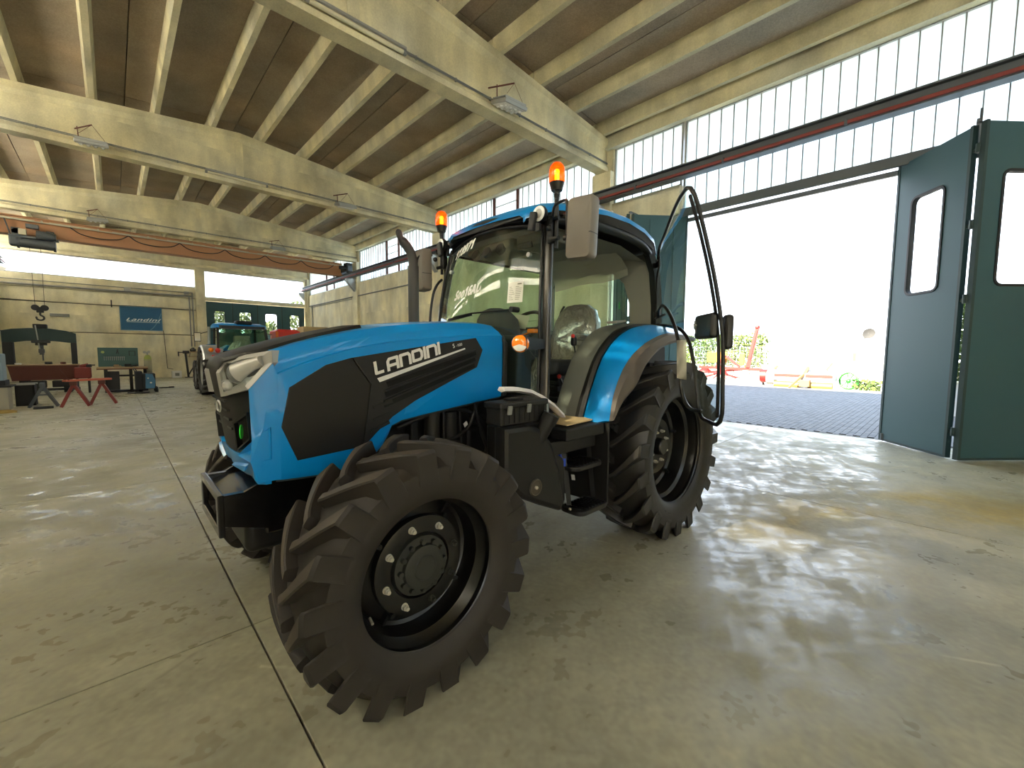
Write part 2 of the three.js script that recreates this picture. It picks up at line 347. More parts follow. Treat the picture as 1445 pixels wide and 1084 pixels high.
// side walls: columns, precast panels, strip of channel glass under the eaves
const paneG = new THREE.BoxGeometry(0.008, 1, 0.238), jointG = new THREE.BoxGeometry(0.05, 1, 0.014);
let wn = 0;
function clerestory(x, z0, z1, y0, y1, louvre) {
  const glass = x > 0 ? M.uglassR : M.uglass;
  const o = setting('window_' + (++wn), [x, (y0 + y1) / 2, (z0 + z1) / 2]), cy = (y0 + y1) / 2, cz = (z0 + z1) / 2;
  part(o, 'window_frame', [bb(x - 0.05, x + 0.05, y0 - 0.04, y0, z0, z1), bb(x - 0.05, x + 0.05, y1, y1 + 0.05, z0, z1), bb(x - 0.05, x + 0.05, y0, y1, z0, z0 + 0.04), bb(x - 0.05, x + 0.05, y0, y1, z1 - 0.04, z1)], M.galv);
  const n = Math.round((z1 - z0) / 0.25), p = (z1 - z0) / n;
  for (let i = 0; i < n; i++) {
    const z = z0 + (i + 0.5) * p;
    if (louvre && z > louvre[0] && z < louvre[1]) continue;
    const m = shared(o, 'channel_glass', paneG, glass, [0, 0, z - cz]); m.scale.set(1, y1 - y0, p / 0.25);
    if (i) { const j = shared(o, 'glass_joint', jointG, M.grey, [0, 0, z - p / 2 - cz]); j.scale.y = y1 - y0; }
  }
  if (louvre) {
    const [a, b] = louvre;
    part(o, 'mullion', [bb(x - 0.06, x + 0.06, y0, y1, a - 0.05, a + 0.03), bb(x - 0.06, x + 0.06, y0, y1, b - 0.03, b + 0.05)], M.rustRed);
    const k = 5, h = (y1 - y0) / k;
    for (let i = 0; i < k; i++) { part(o, 'louvre_pane', box(0.008, h * 0.98, b - a - 0.08, x, y0 + (i + 0.5) * h, (a + b) / 2), x > 0 ? M.uglassR : M.louvre); if (i) part(o, 'louvre_bar', bb(x - 0.02, x + 0.02, y0 + i * h - 0.012, y0 + i * h + 0.012, a + 0.03, b - 0.03), M.galv); }
  }
  return o;
}
function panelRows(parent, x0, x1, z0, z1, ys) {      // precast wall panels with recessed joints
  for (let i = 0; i + 1 < ys.length; i++) part(parent, 'panel', metreUV(rbb(x0, x1, ys[i] + 0.006, ys[i + 1] - 0.006, z0, z1, 0.012), i * 1.3 + z0), M.concrete);
}
const wallR = setting('wall_right'), wallL = setting('wall_left');
for (const [w, xin, xout, s] of [[wallR, HX1, 9.66, 1], [wallL, HX0, -4.06, -1]]) {
  const xa = Math.min(xin, xout), xb = Math.max(xin, xout), gx = xin + s * 0.1;
  BEAMZ.forEach((z) => part(w, 'column', metreUV(rbb(Math.min(xin - s * 0.12, xout), Math.max(xin - s * 0.12, xout), 0, 6.075, z - 0.28, z + 0.28, 0.015), z), M.concrete));
  BEAMZ.forEach((z) => part(w, 'column_head', metreUV(rbb(Math.min(xin + s * 0.005, xout), Math.max(xin + s * 0.005, xout), 6.08, 6.64, z - 0.28, z + 0.28, 0.015), z), M.concrete));
  part(w, 'top_beam', metreUV(bb(Math.min(xin - s * 0.0, xout), Math.max(xin, xout), 6.66, 7.02, -29.25, 8.75)), M.concrete);
  for (let b = 0; b + 1 < BEAMZ.length; b++) {
    const z0 = BEAMZ[b + 1] + 0.285, z1 = BEAMZ[b] - 0.285;
    if (s > 0 && b === 1) continue;
    if (s < 0 && b === 0) { part(w, 'lintel', metreUV(rbb(xa, xb, 4.62, 5.04, 6.2, z1, 0.012)), M.concrete); panelRows(w, xa, xb, z0, 6.2, [0, 2.45, 5.04]); }   // added open doorway behind the camera, letting sun in to brighten the hall
    else panelRows(w, xa, xb, z0, z1, [0, 2.45, 5.04]);
    if (!(s < 0 && b === 0)) part(w, 'backing', bb(s > 0 ? 9.67 : -4.16, s > 0 ? 9.76 : -4.07, 0, 5.04, z0, z1), M.joint);
    clerestory(gx, z0, z1, 5.08, 6.6, [z0 + 2.95, z0 + 4.05]);
  }
}
// bay with the big folding door
const DZ0 = BEAMZ[2] + 0.285, DZ1 = BEAMZ[1] - 0.285;
clerestory(9.5, -4.36, DZ1, 4.74, 6.6);
clerestory(9.5, DZ0, -4.40, 5.30, 6.6);
part(wallR, 'lintel', metreUV(rbb(9.36, 9.66, 4.62, 5.26, DZ0, -4.40, 0.012)), M.concrete);
part(wallR, 'sill', metreUV(bb(9.63, 9.72, -0.2, -0.004, DZ0, DZ1)), M.joint);
// back wall with strip windows
const wallB = setting('wall_back');
part(wallB, 'backing', bb(HX0 - 0.1, 3.9, 0, 4.93, -29.6, -29.42), M.joint);
for (const [y0, y1] of [[0, 2.29], [2.33, 3.67], [3.71, 4.32], [4.34, 4.93]]) part(wallB, 'panel', metreUV(rbb(HX0 - 0.1, 3.45, y0, y1, -29.4, BACK, 0.012), y0), M.concrete);
part(wallB, 'post', metreUV(rbb(3.46, 3.90, 0, 5.94, -29.4, BACK + 0.12, 0.015)), M.concrete);
part(wallB, 'top_panel', metreUV(bb(HX0 - 0.1, 9.66, 5.96, 7.9, -29.7, BACK - 0.02)), M.concrete);
part(wallB, 'lintel', metreUV(rbb(3.91, 9.3, 4.26, 4.44, -29.4, BACK, 0.012)), M.concrete);
part(wallB, 'jamb', metreUV(rbb(9.15, 9.42, 0, 5.94, -29.4, BACK + 0.02, 0.012)), M.concrete);
function stripWindow(x0, x1, y0, y1, z, n) {
  const o = setting('window_' + (++wn));
  part(o, 'window_frame', [bb(x0, x1, y0 - 0.02, y0 + 0.03, z - 0.06, z + 0.06), bb(x0, x1, y1 - 0.03, y1 + 0.02, z - 0.06, z + 0.06)], M.galv);
  for (let i = 0; i < n; i++) part(o, 'pane', bb(x0 + (x1 - x0) * i / n + 0.004, x0 + (x1 - x0) * (i + 1) / n - 0.004, y0 + 0.03, y1 - 0.03, z - 0.004, z + 0.004), M.clear);
}
stripWindow(HX0 + 0.1, 3.46, 4.95, 5.93, -29.25, 6);
stripWindow(3.92, 9.15, 4.46, 5.93, -29.25, 4);
// front wall behind the camera, with the same strip window
const wallF = setting('wall_front');
for (const [y0, y1] of [[0, 2.45], [2.46, 4.93]]) part(wallF, 'panel', metreUV(rbb(HX0 - 0.1, HX1 + 0.2, y0, y1, FRONT, 9.2, 0.012), y0), M.concrete);
part(wallF, 'top_panel', metreUV(bb(HX0 - 0.1, 9.66, 5.96, 7.9, FRONT, 9.3)), M.concrete);
stripWindow(HX0 + 0.1, HX1 - 0.1, 4.95, 5.93, 9.05, 8);

// crane runway along both side walls
for (const [x, s] of [[8.97, 1], [-3.37, -1]]) {
  const o = setting(s > 0 ? 'trim_1' : 'trim_2');
  part(o, 'runway_beam', [bb(x - 0.10, x + 0.10, 5.44, 5.465, -28.9, 8.6), bb(x - 0.012, x + 0.012, 5.24, 5.44, -28.9, 8.6), bb(x - 0.10, x + 0.10, 5.215, 5.24, -28.9, 8.6)], M.steel);
  part(o, 'rail', bb(x - 0.025, x + 0.025, 5.465, 5.505, -28.9, 8.6), M.galv);
  part(o, 'conductor_bar', rbb(x - s * 0.13 - 0.02, x - s * 0.13 + 0.02, 5.235, 5.29, -28.9, 8.6, 0.008), M.redPaint);
  for (let z = -28; z < 8.5; z += 1.9) part(o, 'bar_clip', bb(x - s * 0.13 - 0.03, x - s * 0.02 + 0.03, 5.225, 5.31, z - 0.02, z + 0.02), M.steel);
  for (const z of BEAMZ) part(o, 'bracket', [prism([[x - 0.14, 5.21], [9.4 * (s > 0) + HX0 * (s < 0) - s * 0.1, 5.21], [9.4 * (s > 0) + HX0 * (s < 0) - s * 0.1, 4.55], [x - s * 0.14, 5.08]], z - 0.12, z + 0.12)], M.galv);
}
// pipes and conduits on the walls
const pipes = [];
part(wallR, 'pipe', [poly([[9.34, 4.35, -28.8], [9.34, 4.35, -14.4]], 0.03), poly([[9.34, 4.25, -28.6], [9.34, 4.25, -22.2]], 0.018), poly([[9.34, 4.35, -28.3], [9.34, 0.2, -28.3]], 0.03)], M.grey);
part(wallB, 'pipe', [poly([[-3.6, 4.42, -28.98], [3.3, 4.42, -28.98]], 0.045), poly([[-3.6, 4.62, -29.0], [3.3, 4.62, -29.0]], 0.02), poly([[3.16, 4.4, -28.98], [3.16, 1.7, -28.98]], 0.03), poly([[3.30, 4.6, -28.98], [3.30, 1.7, -28.98]], 0.03)], M.grey);
part(wallB, 'cable', [tube([[-3.6, 3.72, -29.02], [-1, 3.68, -29.02], [1.2, 3.72, -29.02], [3.2, 3.69, -29.02]], 0.012, 6), poly([[2.0, 2.5, -29.03], [2.05, 1.2, -29.03], [2.08, 0.5, -29.03], [2.3, 0.45, -29.03]], 0.015, 6)], M.dark);
part(wallB, 'junction_box', [rbb(0.55, 0.80, 4.46, 4.64, -29.08, -28.9), rbb(2.95, 3.15, 4.5, 4.66, -29.08, -28.9)], M.galv);
part(wallB, 'wall_plate', rbb(-2.05, -1.42, 3.02, 3.16, -29.08, -29.02), M.grey);
part(wallB, 'hook', [bb(0.03, 0.08, 3.6, 3.95, -29.05, -28.95)], M.dark);
part(wallR, 'downpipe', poly([[9.2, 0.1, -6.05], [9.2, 5.0, -6.05]], 0.035), M.white);

// ---------------------------------------------------------------- folding doors
// one leaf in its own frame: hinge edge at x = 0, width w along +x, thickness about z = 0
function doorLeaf(parent, x, z, ang, w, win, handleAt) {
  const h = 4.58, t = 0.05, m4 = new THREE.Matrix4().makeRotationY(ang).setPosition(x, 0, z), put = (g) => g.applyMatrix4(m4);
  const po = [x, 0, z];
  const outline = [[0.01, 0.03], [w - 0.01, 0.03], [w - 0.01, h], [0.01, h]];
  const leaf = part(parent, 'leaf', put(prism(outline, -t / 2, t / 2, 0.006, win ? [roundRect(win[0], 2.45, win[1], 3.95, 0.09)] : [])), M.greenDoor, null, po);
  if (win) part(leaf, 'window_gasket', put(prism(roundRect(win[0] - 0.025, 2.425, win[1] + 0.025, 3.975, 0.11), -t / 2 - 0.012, t / 2 + 0.012, 0.004, [roundRect(win[0] + 0.012, 2.462, win[1] - 0.012, 3.938, 0.08)])), M.satin, null, po);
  if (win) part(leaf, 'pane', put(box(win[1] - win[0], 1.5, 0.006, (win[0] + win[1]) / 2, 3.2, 0)), M.clear, null, po);
  else for (const u of [0.3, 0.85]) part(leaf, 'stiffening_rib', put(bb(u - 0.015, u + 0.015, 0.1, h - 0.1, -t / 2 - 0.012, t / 2 + 0.012)), M.greenDoor, null, po);
  part(leaf, 'edge_profile', [put(bb(-0.012, 0.03, 0.02, h + 0.01, -0.034, 0.034)), put(bb(w - 0.03, w + 0.012, 0.02, h + 0.01, -0.034, 0.034)), put(bb(0.02, w - 0.02, 0.015, 0.05, -0.03, 0.03))], M.darkGreen, null, po);
  if (handleAt) part(leaf, 'handle', put(tube([[handleAt, 1.0, -0.03], [handleAt, 1.0, -0.09], [handleAt, 1.18, -0.09], [handleAt, 1.18, -0.03]], 0.009, 6)), M.steel, null, po);
  return leaf;
}
const door1 = setting('door_1', [9.5, 0, -2.6]);
const LW = 1.245;
function leafBetween(a, b, win, handle) { const dx = b[0] - a[0], dz = b[1] - a[1]; return doorLeaf(door1, a[0], a[1], Math.atan2(-dz, dx), Math.hypot(dx, dz), win, handle); }
leafBetween([9.56, -0.74], [8.60, 0.055], [0.32, 0.88], 0.07);
leafBetween([8.50, 0.14], [9.36, 0.90], [0.30, 0.86]);
leafBetween([9.56, -4.30], [8.58, -5.10], null);
leafBetween([8.50, -5.16], [9.34, -6.0], null);
part(door1, 'hinge', [0.35, 2.2, 3.2, 4.2].flatMap((y) => [rod([8.53, y, 0.10], [8.53, y + 0.12, 0.10], 0.03), box(0.12, 0.05, 0.03, 8.55, y + 0.05, 0.10, 0, 0.8), rod([8.53, y, -5.13], [8.53, y + 0.12, -5.13], 0.03)]), M.darkGreen);
part(door1, 'top_track', [bb(9.42, 9.54, 4.62, 4.73, DZ0, DZ1), bb(9.40, 9.44, 4.55, 4.66, DZ0, DZ1), bb(9.56, 9.62, 4.46, 4.54, DZ0, DZ1), bb(9.56, 9.62, 4.60, 4.70, DZ0, DZ1)], M.steel);
part(door1, 'floor_guide', bb(9.60, 9.63, -0.02, 0.004, DZ0, DZ1), M.steel);
part(door1, 'carrier', [rod([8.55, 4.58, 0.1], [8.55, 4.78, 0.1], 0.015), bb(8.5, 9.5, 4.6, 4.64, 0.06, 0.11), bb(8.5, 9.5, 4.6, 4.64, -5.15, -5.10), rod([9.5, 0.02, -0.72], [9.5, 0.14, -0.72], 0.025)], M.steel);
part(door1, 'exit_sign', box(0.16, 0.16, 0.01, 8.9, 2.62, -5.50, 0, -0.8), M.green, 'small green and white square sign');

const door2 = setting('door_2', [6.5, 0, -29.2]);
{
  const xs = [3.91, 5.18, 6.46, 7.80, 9.14], wx = [[4.30, 4.78], [5.52, 6.10], [6.88, 7.50], [8.26, 8.80]];
  for (let i = 0; i < 4; i++) {
    const z = -29.2, leaf = part(door2, 'leaf', prism([[xs[i] + 0.012, 0.02], [xs[i + 1] - 0.012, 0.02], [xs[i + 1] - 0.012, 4.24], [xs[i] + 0.012, 4.24]], z - 0.03, z + 0.03, 0.006, [roundRect(wx[i][0], 2.5, wx[i][1], 3.72, 0.09)]), M.greenDoor);
    part(leaf, 'pane', bb(wx[i][0], wx[i][1], 2.5, 3.72, z - 0.003, z + 0.003), M.clear);
    part(leaf, 'window_gasket', prism(roundRect(wx[i][0] - 0.03, 2.47, wx[i][1] + 0.03, 3.75, 0.11), z - 0.035, z + 0.04, 0.004, [roundRect(wx[i][0], 2.5, wx[i][1], 3.72, 0.09)]), M.satin);
    if (i) part(leaf, 'edge_profile', bb(xs[i] - 0.02, xs[i] + 0.02, 0.02, 4.24, z + 0.03, z + 0.05), M.darkGreen);
  }
}
// ================================================================ the blue tractor
const font = await new FontLoader().loadAsync('fonts/droid/droid_sans_bold.typeface.json');
const flipZ = (g) => xf(g.clone(), M4(1, 0, 0, 0, 0, 1, 0, 0, 0, 0, -1, 0, 0, 0, 0, 1));
// a tyre about the z axis, outer side at +z: carcass, and one lug of each half
function tyreShapes(R, W, rim, n, H) {
  const rc = R - H, h = W / 2;
  const prof = [[rim - 0.004, -h * 0.80], [rim + 0.018, -h * 0.88], [rim + (rc - rim) * 0.25, -h * 0.97], [rim + (rc - rim) * 0.5, -h], [rim + (rc - rim) * 0.75, -h * 0.975], [rc - 0.045, -h * 0.90], [rc - 0.014, -h * 0.76], [rc, -h * 0.4], [rc + 0.004, 0]];
  const full = [...prof, ...prof.slice(0, -1).reverse().map(([r, z]) => [r, -z])];
  const carcass = revolve(full, 96, 40);
  const lug = (side) => {
    const st = [], K = 7, sweep = (W * 0.50) / R;
    for (let i = 0; i <= K; i++) {
      const t = i / K, z = (-0.012 + t * (h * 0.97 + 0.012)), a = -sweep * (1 - Math.pow(t, 1.25));
      const wb = (0.070 + 0.058 * t * t) / R, wt = (0.044 + 0.048 * t * t) / R, top = R - 0.010 * t * t, base = rc - 0.02 - 0.045 * t * t;
      st.push([z, a, wb, wt, top, base]);
    }
    const L = st[K];
    st.push([h * 1.015, L[1], L[2] * 0.98, L[3] * 0.98, R - 0.024, R - 0.155]);
    st.push([h * 1.0, L[1], L[2] * 0.68, L[3] * 0.86, R - 0.075, R - 0.172]);
    const rings = st.map(([z, a, wb, wt, top, base]) => [[a - wb / 2, base], [a + wb / 2, base], [a + wt / 2, top - 0.006], [a + wt / 2 - 0.008 / R, top], [a - wt / 2 + 0.008 / R, top], [a - wt / 2, top - 0.006]].map(([q, r]) => [r * Math.sin(q), r * Math.cos(q), side * z]));
    const g = loft(rings, true, true, 28);
    if (side < 0) { const a = g.attributes.position.array; for (let i = 0; i < a.length; i += 9) for (let j = 0; j < 3; j++) { const t = a[i + 3 + j]; a[i + 3 + j] = a[i + 6 + j]; a[i + 6 + j] = t; } g.computeVertexNormals(); return toCreasedNormals(g, 28 * D2R); }
    return g;
  };
  return { carcass, lugs: [lug(1), lug(-1)], n };
}
const knob = (r, z, s) => s;
function wheel(parent, name, at, tyre, far, rimProf, mats, extras) {
  const f = (g) => (far ? flipZ(g) : g), po = origin.get(parent);
  const rimG = f(revolve(rimProf, 64, 25)).translate(...at);
  const w = part(parent, name, rimG, mats.rim, null, at);
  const t = shared(w, 'tyre', f(tyre.carcass.clone()), mats.rubber, [0, 0, 0]);
  origin.set(t, V(...at));
  const lg = tyre.lugs.map((g) => f(g.clone()));
  for (const g of lg) {                                                 // pale dust worn into the tread faces that touch the ground
    const p = g.attributes.position, c = new Float32Array(p.count * 3), a = V(0, 0, 0), b = V(0, 0, 0), d = V(0, 0, 0);
    for (let i = 0; i < p.count; i += 3) {
      a.fromBufferAttribute(p, i); b.fromBufferAttribute(p, i + 1); d.fromBufferAttribute(p, i + 2);
      const cen = a.clone().add(b).add(d).divideScalar(3), nn = b.clone().sub(a).cross(d.clone().sub(a)).normalize(), r = V(cen.x, cen.y, 0).normalize(), k = Math.abs(nn.dot(r)) > 0.85 && Math.hypot(cen.x, cen.y) > 0.9 * at[1] ? 1 : 0;
      for (let j = 0; j < 3; j++) c.set(k ? [2.7, 2.7, 2.6] : [1, 1, 1], (i + j) * 3);
    }
    g.setAttribute('color', new THREE.BufferAttribute(c, 3));
  }
  const lugMat = mats.rubber.clone(); lugMat.vertexColors = true; lugMat.roughness = mats.rubber.roughness;
  for (let i = 0; i < tyre.n; i++) for (let s = 0; s < 2; s++) {
    const a = (i + 0.3 + s * 0.5) / tyre.n * 2 * Math.PI;
    if (Math.cos(a) > -0.9) { shared(w, 'lug', lg[s], lugMat, [0, 0, 0], [0, 0, a]); continue; }
    const g = lg[s].clone().rotateZ(a), p = g.attributes.position;      // lugs in the contact patch are pressed flat on the floor
    for (let k = 0; k < p.count; k++) if (p.getY(k) < -at[1] + 0.001) p.setY(k, -at[1] + 0.001);
    shared(w, 'lug', g, lugMat, [0, 0, 0]);
  }
  extras(w, f, at);
  return w;
}
const T = thing('tractor', 'large blue and black tractor with lit amber beacons and its glass door open', 'tractor', [2.3, 0, CZ]);

// ---- wheels
const FR = 0.572, RR = 0.735, FC = [0.965, 0.533], RC = [3.345, 0.700];
const fTyre = tyreShapes(FR, 0.392, 0.332, 18, 0.050), rTyre = tyreShapes(RR, 0.46, 0.445, 19, 0.050);
const fRim = [[0.06, 0.02], [0.19, 0.02], [0.2, 0.005], [0.21, -0.012], [0.2787, -0.03], [0.2933, -0.02], [0.2974, 0.03], [0.3016, 0.07], [0.3141, 0.085], [0.3245, 0.105], [0.3307, 0.115], [0.3338, 0.128], [0.3463, 0.138], [0.3557, 0.146], [0.3526, 0.153], [0.339, 0.152], [0.3266, 0.142], [0.3307, 0.1], [0.312, -0.05], [0.3307, -0.13], [0.3557, -0.15]];
const rRim = [[0.05, -0.02], [0.20, -0.02], [0.235, -0.005], [0.27, -0.05], [0.36, -0.06], [0.385, -0.045], [0.39, 0.02], [0.40, 0.06], [0.425, 0.08], [0.432, 0.13], [0.440, 0.15], [0.455, 0.158], [0.466, 0.168], [0.462, 0.176], [0.448, 0.176], [0.436, 0.165], [0.44, 0.10], [0.40, -0.08], [0.44, -0.17], [0.466, -0.19]];
const letters = (txt, size, depth) => { const g = new TextGeometry(txt, { font, size, depth, curveSegments: 3, bevelEnabled: false }); g.computeBoundingBox(); const b = g.boundingBox; return g.translate(-(b.min.x + b.max.x) / 2, -(b.min.y + b.max.y) / 2, 0); };
function frontExtras(w, f, at) {
  const P = (name, g, mat) => { const m = shared(w, name, f(mg(g)), mat, [0, 0, 0]); return m; };
  P('wheel_disc', [revolve([[0.145, 0.035], [0.150, 0.05], [0.20, 0.052], [0.222, 0.046], [0.226, 0.02], [0.20, 0.0]], 48, 25)], M.rimBlack);
  P('hub_cap', [revolve([[0.0, 0.085], [0.085, 0.085], [0.098, 0.080], [0.102, 0.06], [0.135, 0.055], [0.14, 0.03], [0.142, -0.05]], 40, 25), revolve([[0.0, 0.090], [0.052, 0.090], [0.058, 0.084], [0.06, 0.078]], 36, 25)], M.hub);
  for (let i = 0; i < 12; i++) { const a = i / 12 * 2 * Math.PI; shared(w, 'hub_screw', f(cyl(0.0115, 0.0115, 0.02, 12, 0.112 * Math.cos(a), 0.112 * Math.sin(a), 0.066, Math.PI / 2)), M.hub, [0, 0, 0]); }
  for (let i = 0; i < 8; i++) {
    const a = (i + 0.35) / 8 * 2 * Math.PI, x = 0.182 * Math.cos(a), y = 0.182 * Math.sin(a);
    shared(w, 'wheel_bolt', f(mg([cyl(0.0135, 0.0135, 0.016, 6, x, y, 0.064, Math.PI / 2), cyl(0.0165, 0.0165, 0.004, 12, x, y, 0.055, Math.PI / 2), cyl(0.009, 0.009, 0.016, 8, x, y, 0.076, Math.PI / 2)])), i === 0 || i > 5 ? M.hub : M.chrome, [0, 0, 0]);
  }
  for (let i = 0; i < 4; i++) { const a = (i + 0.6) / 4 * 2 * Math.PI; shared(w, 'rim_lug', f(mg([box(0.05, 0.012, 0.03, 0.262 * Math.cos(a), 0.262 * Math.sin(a), -0.005, 0, 0, a), cyl(0.011, 0.011, 0.02, 6, 0.235 * Math.cos(a), 0.235 * Math.sin(a), 0.03, Math.PI / 2)])), M.rimBlack, [0, 0, 0]); }
  P('valve', [rod([0.285 * Math.cos(3.75), 0.285 * Math.sin(3.75), 0.02], [0.292 * Math.cos(3.75), 0.292 * Math.sin(3.75), 0.06], 0.006)], M.chrome);
}
function rearExtras(w, f) {
  const P = (name, g, mat) => shared(w, name, f(mg(g)), mat, [0, 0, 0]);
  P('hub_cap', [revolve([[0.0, 0.06], [0.06, 0.06], [0.07, 0.05], [0.075, 0.0], [0.16, 0.0], [0.175, -0.015], [0.178, -0.05]], 40, 25)], M.rimBlack);
  for (let i = 0; i < 8; i++) { const a = (i + 0.5) / 8 * 2 * Math.PI, x = 0.135 * Math.cos(a), y = 0.135 * Math.sin(a); shared(w, 'wheel_bolt', f(mg([cyl(0.014, 0.014, 0.022, 6, x, y, 0.010, Math.PI / 2), cyl(0.009, 0.009, 0.02, 8, x, y, 0.024, Math.PI / 2)])), M.chrome, [0, 0, 0]); }
  for (let i = 0; i < 6; i++) { const a = (i + 0.2) / 6 * 2 * Math.PI; shared(w, 'rim_lug', f(box(0.05, 0.014, 0.035, 0.365 * Math.cos(a), 0.365 * Math.sin(a), -0.03, 0, 0, a)), M.rimBlack, [0, 0, 0]); }
  const word = [];
  'BKT'.split('').forEach((c, i) => { const a = -Math.PI / 2 - 0.42 + (i - 1) * 0.16, g = letters(c, 0.062, 0.006); pose(g, 0.545 * Math.cos(a), 0.545 * Math.sin(a), 0.219, 0, 0, a - Math.PI / 2); word.push(g); });
  P('raised_lettering', word, M.black);
}
for (const far of [false, true]) {
  const z = (d) => far ? CZ - d : CZ + d;
  wheel(T, 'front_wheel', [FC[0], FC[1], z(0.850)], fTyre, far, fRim, { rim: M.rimBlack, rubber: M.rubber }, frontExtras);
  wheel(T, 'rear_wheel', [RC[0], RC[1], z(0.812)], rTyre, far, rRim, { rim: M.rimBlack, rubber: M.rubberRear }, rearExtras);
}

// ---- chassis, axles, engine
part(T, 'front_axle', [rbb(0.90, 1.12, 0.44, 0.60, CZ - 0.62, CZ + 0.62, 0.03), cyl(0.13, 0.10, 0.14, 20, FC[0], FC[1], CZ + 0.64, Math.PI / 2), cyl(0.10, 0.13, 0.14, 20, FC[0], FC[1], CZ - 0.64, Math.PI / 2), rod([0.86, 0.58, CZ - 0.55], [0.86, 0.58, CZ + 0.55], 0.025), sph(0.16, 1.0, 0.52, CZ), rbb(0.86, 1.16, 0.50, 0.78, CZ - 0.12, CZ + 0.12, 0.03)], M.black);
part(T, 'rear_axle', [cyl(0.14, 0.14, 1.3, 24, RC[0], RC[1], CZ, Math.PI / 2), rbb(3.15, 3.75, 0.48, 1.05, CZ - 0.26, CZ + 0.26, 0.06), cyl(0.19, 0.19, 0.2, 24, RC[0], RC[1], CZ + 0.48, Math.PI / 2), cyl(0.19, 0.19, 0.2, 24, RC[0], RC[1], CZ - 0.48, Math.PI / 2)], M.black);
part(T, 'transmission', [rbb(1.75, 3.3, 0.52, 0.98, CZ - 0.22, CZ + 0.22, 0.05), rbb(1.95, 2.5, 0.46, 0.7, CZ - 0.17, CZ + 0.17, 0.04)], M.black);
const engine = part(T, 'engine', [rbb(0.95, 1.8, 0.62, 1.12, CZ - 0.20, CZ + 0.20, 0.03), rbb(1.0, 1.75, 1.1, 1.36, CZ - 0.16, CZ + 0.16, 0.03), rbb(0.98, 1.78, 0.52, 0.66, CZ - 0.15, CZ + 0.15, 0.03)], M.black);
part(engine, 'filter', [cyl(0.05, 0.05, 0.2, 18, 1.42, 1.0, CZ + 0.29), cyl(0.052, 0.052, 0.03, 18, 1.42, 1.11, CZ + 0.29), cyl(0.045, 0.045, 0.18, 18, 1.56, 1.02, CZ + 0.28)], M.satin);
part(engine, 'hose', [tube([[1.2, 1.05, CZ + 0.27], [1.38, 1.11, CZ + 0.31], [1.6, 1.13, CZ + 0.31], [1.8, 1.02, CZ + 0.32], [1.85, 0.85, CZ + 0.34]], 0.016), tube([[1.1, 0.98, CZ + 0.26], [1.35, 0.93, CZ + 0.31], [1.66, 0.98, CZ + 0.32], [1.75, 1.16, CZ + 0.33]], 0.012), tube([[1.7, 1.18, CZ + 0.36], [1.73, 1.0, CZ + 0.38], [1.80, 0.84, CZ + 0.38]], 0.010), tube([[1.82, 1.17, CZ + 0.37], [1.84, 1.02, CZ + 0.38], [1.78, 0.8, CZ + 0.37]], 0.010)], M.satin);
part(engine, 'steering_cylinder', [rod([1.15, 0.86, CZ + 0.26], [1.65, 0.90, CZ + 0.28], 0.028), rod([1.5, 1.16, CZ + 0.30], [1.5, 0.9, CZ + 0.30], 0.012), rod([1.62, 1.17, CZ + 0.30], [1.64, 0.9, CZ + 0.30], 0.012)], M.satin);
part(engine, 'bracket', [rbb(1.52, 1.68, 0.92, 1.16, CZ + 0.20, CZ + 0.26, 0.01), rbb(1.28, 1.33, 0.9, 1.15, CZ + 0.22, CZ + 0.28, 0.01)], M.satin);
part(engine, 'paper_tag', box(0.035, 0.03, 0.002, 1.63, 1.03, CZ + 0.36, 0, 0.2, 0.5), M.white, 'small white paper tag');
// ---- front support and weight carrier
{
  const s = part(T, 'front_support', [rbb(0.50, 1.10, 0.58, 0.84, CZ - 0.21, CZ + 0.21, 0.02), plate3([[0.325, 0.825, CZ + 0.245], [0.40, 0.825, CZ + 0.245], [0.50, 0.875, CZ + 0.255], [0.96, 0.875, CZ + 0.255], [0.98, 0.66, CZ + 0.255], [0.55, 0.62, CZ + 0.25], [0.325, 0.69, CZ + 0.245]], [0, 0, -0.02]), plate3([[0.325, 0.825, CZ - 0.245], [0.40, 0.825, CZ - 0.245], [0.50, 0.875, CZ - 0.255], [0.96, 0.875, CZ - 0.255], [0.98, 0.66, CZ - 0.255], [0.55, 0.62, CZ - 0.25], [0.325, 0.69, CZ - 0.245]], [0, 0, 0.02])], M.gloss);
  part(s, 'front_frame', prismX([[CZ - 0.25, 0.64], [CZ + 0.25, 0.64], [CZ + 0.25, 0.838], [CZ - 0.25, 0.838]], 0.308, 0.334, 0.005, [[[CZ - 0.205, 0.68], [CZ + 0.205, 0.68], [CZ + 0.205, 0.805], [CZ - 0.205, 0.805]]]), M.gloss);
  part(s, 'top_plate', [plate3([[0.345, 0.80, CZ - 0.235], [0.345, 0.80, CZ + 0.235], [0.52, 0.85, CZ + 0.235], [0.52, 0.85, CZ - 0.235]], [0, -0.012, 0]), bb(0.335, 0.42, 0.815, 0.832, CZ - 0.245, CZ - 0.21), bb(0.335, 0.42, 0.815, 0.832, CZ + 0.21, CZ + 0.245)], M.gloss);
  part(s, 'cross_pin', [rod([0.37, 0.735, CZ - 0.24], [0.37, 0.735, CZ + 0.24], 0.016), rbb(0.36, 0.5, 0.65, 0.76, CZ - 0.05, CZ + 0.05, 0.01), bb(0.345, 0.365, 0.67, 0.80, CZ - 0.08, CZ - 0.06), bb(0.345, 0.365, 0.67, 0.80, CZ + 0.06, CZ + 0.08)], M.black);
  part(s, 'lower_guard', [rbb(0.42, 0.95, 0.50, 0.66, CZ - 0.20, CZ + 0.20, 0.04)], M.black);
  part(s, 'bolt', [cyl(0.014, 0.014, 0.02, 10, 0.80, 0.70, CZ + 0.262, Math.PI / 2), cyl(0.012, 0.012, 0.02, 10, 0.84, 0.80, CZ + 0.265, Math.PI / 2)], M.grey);
}

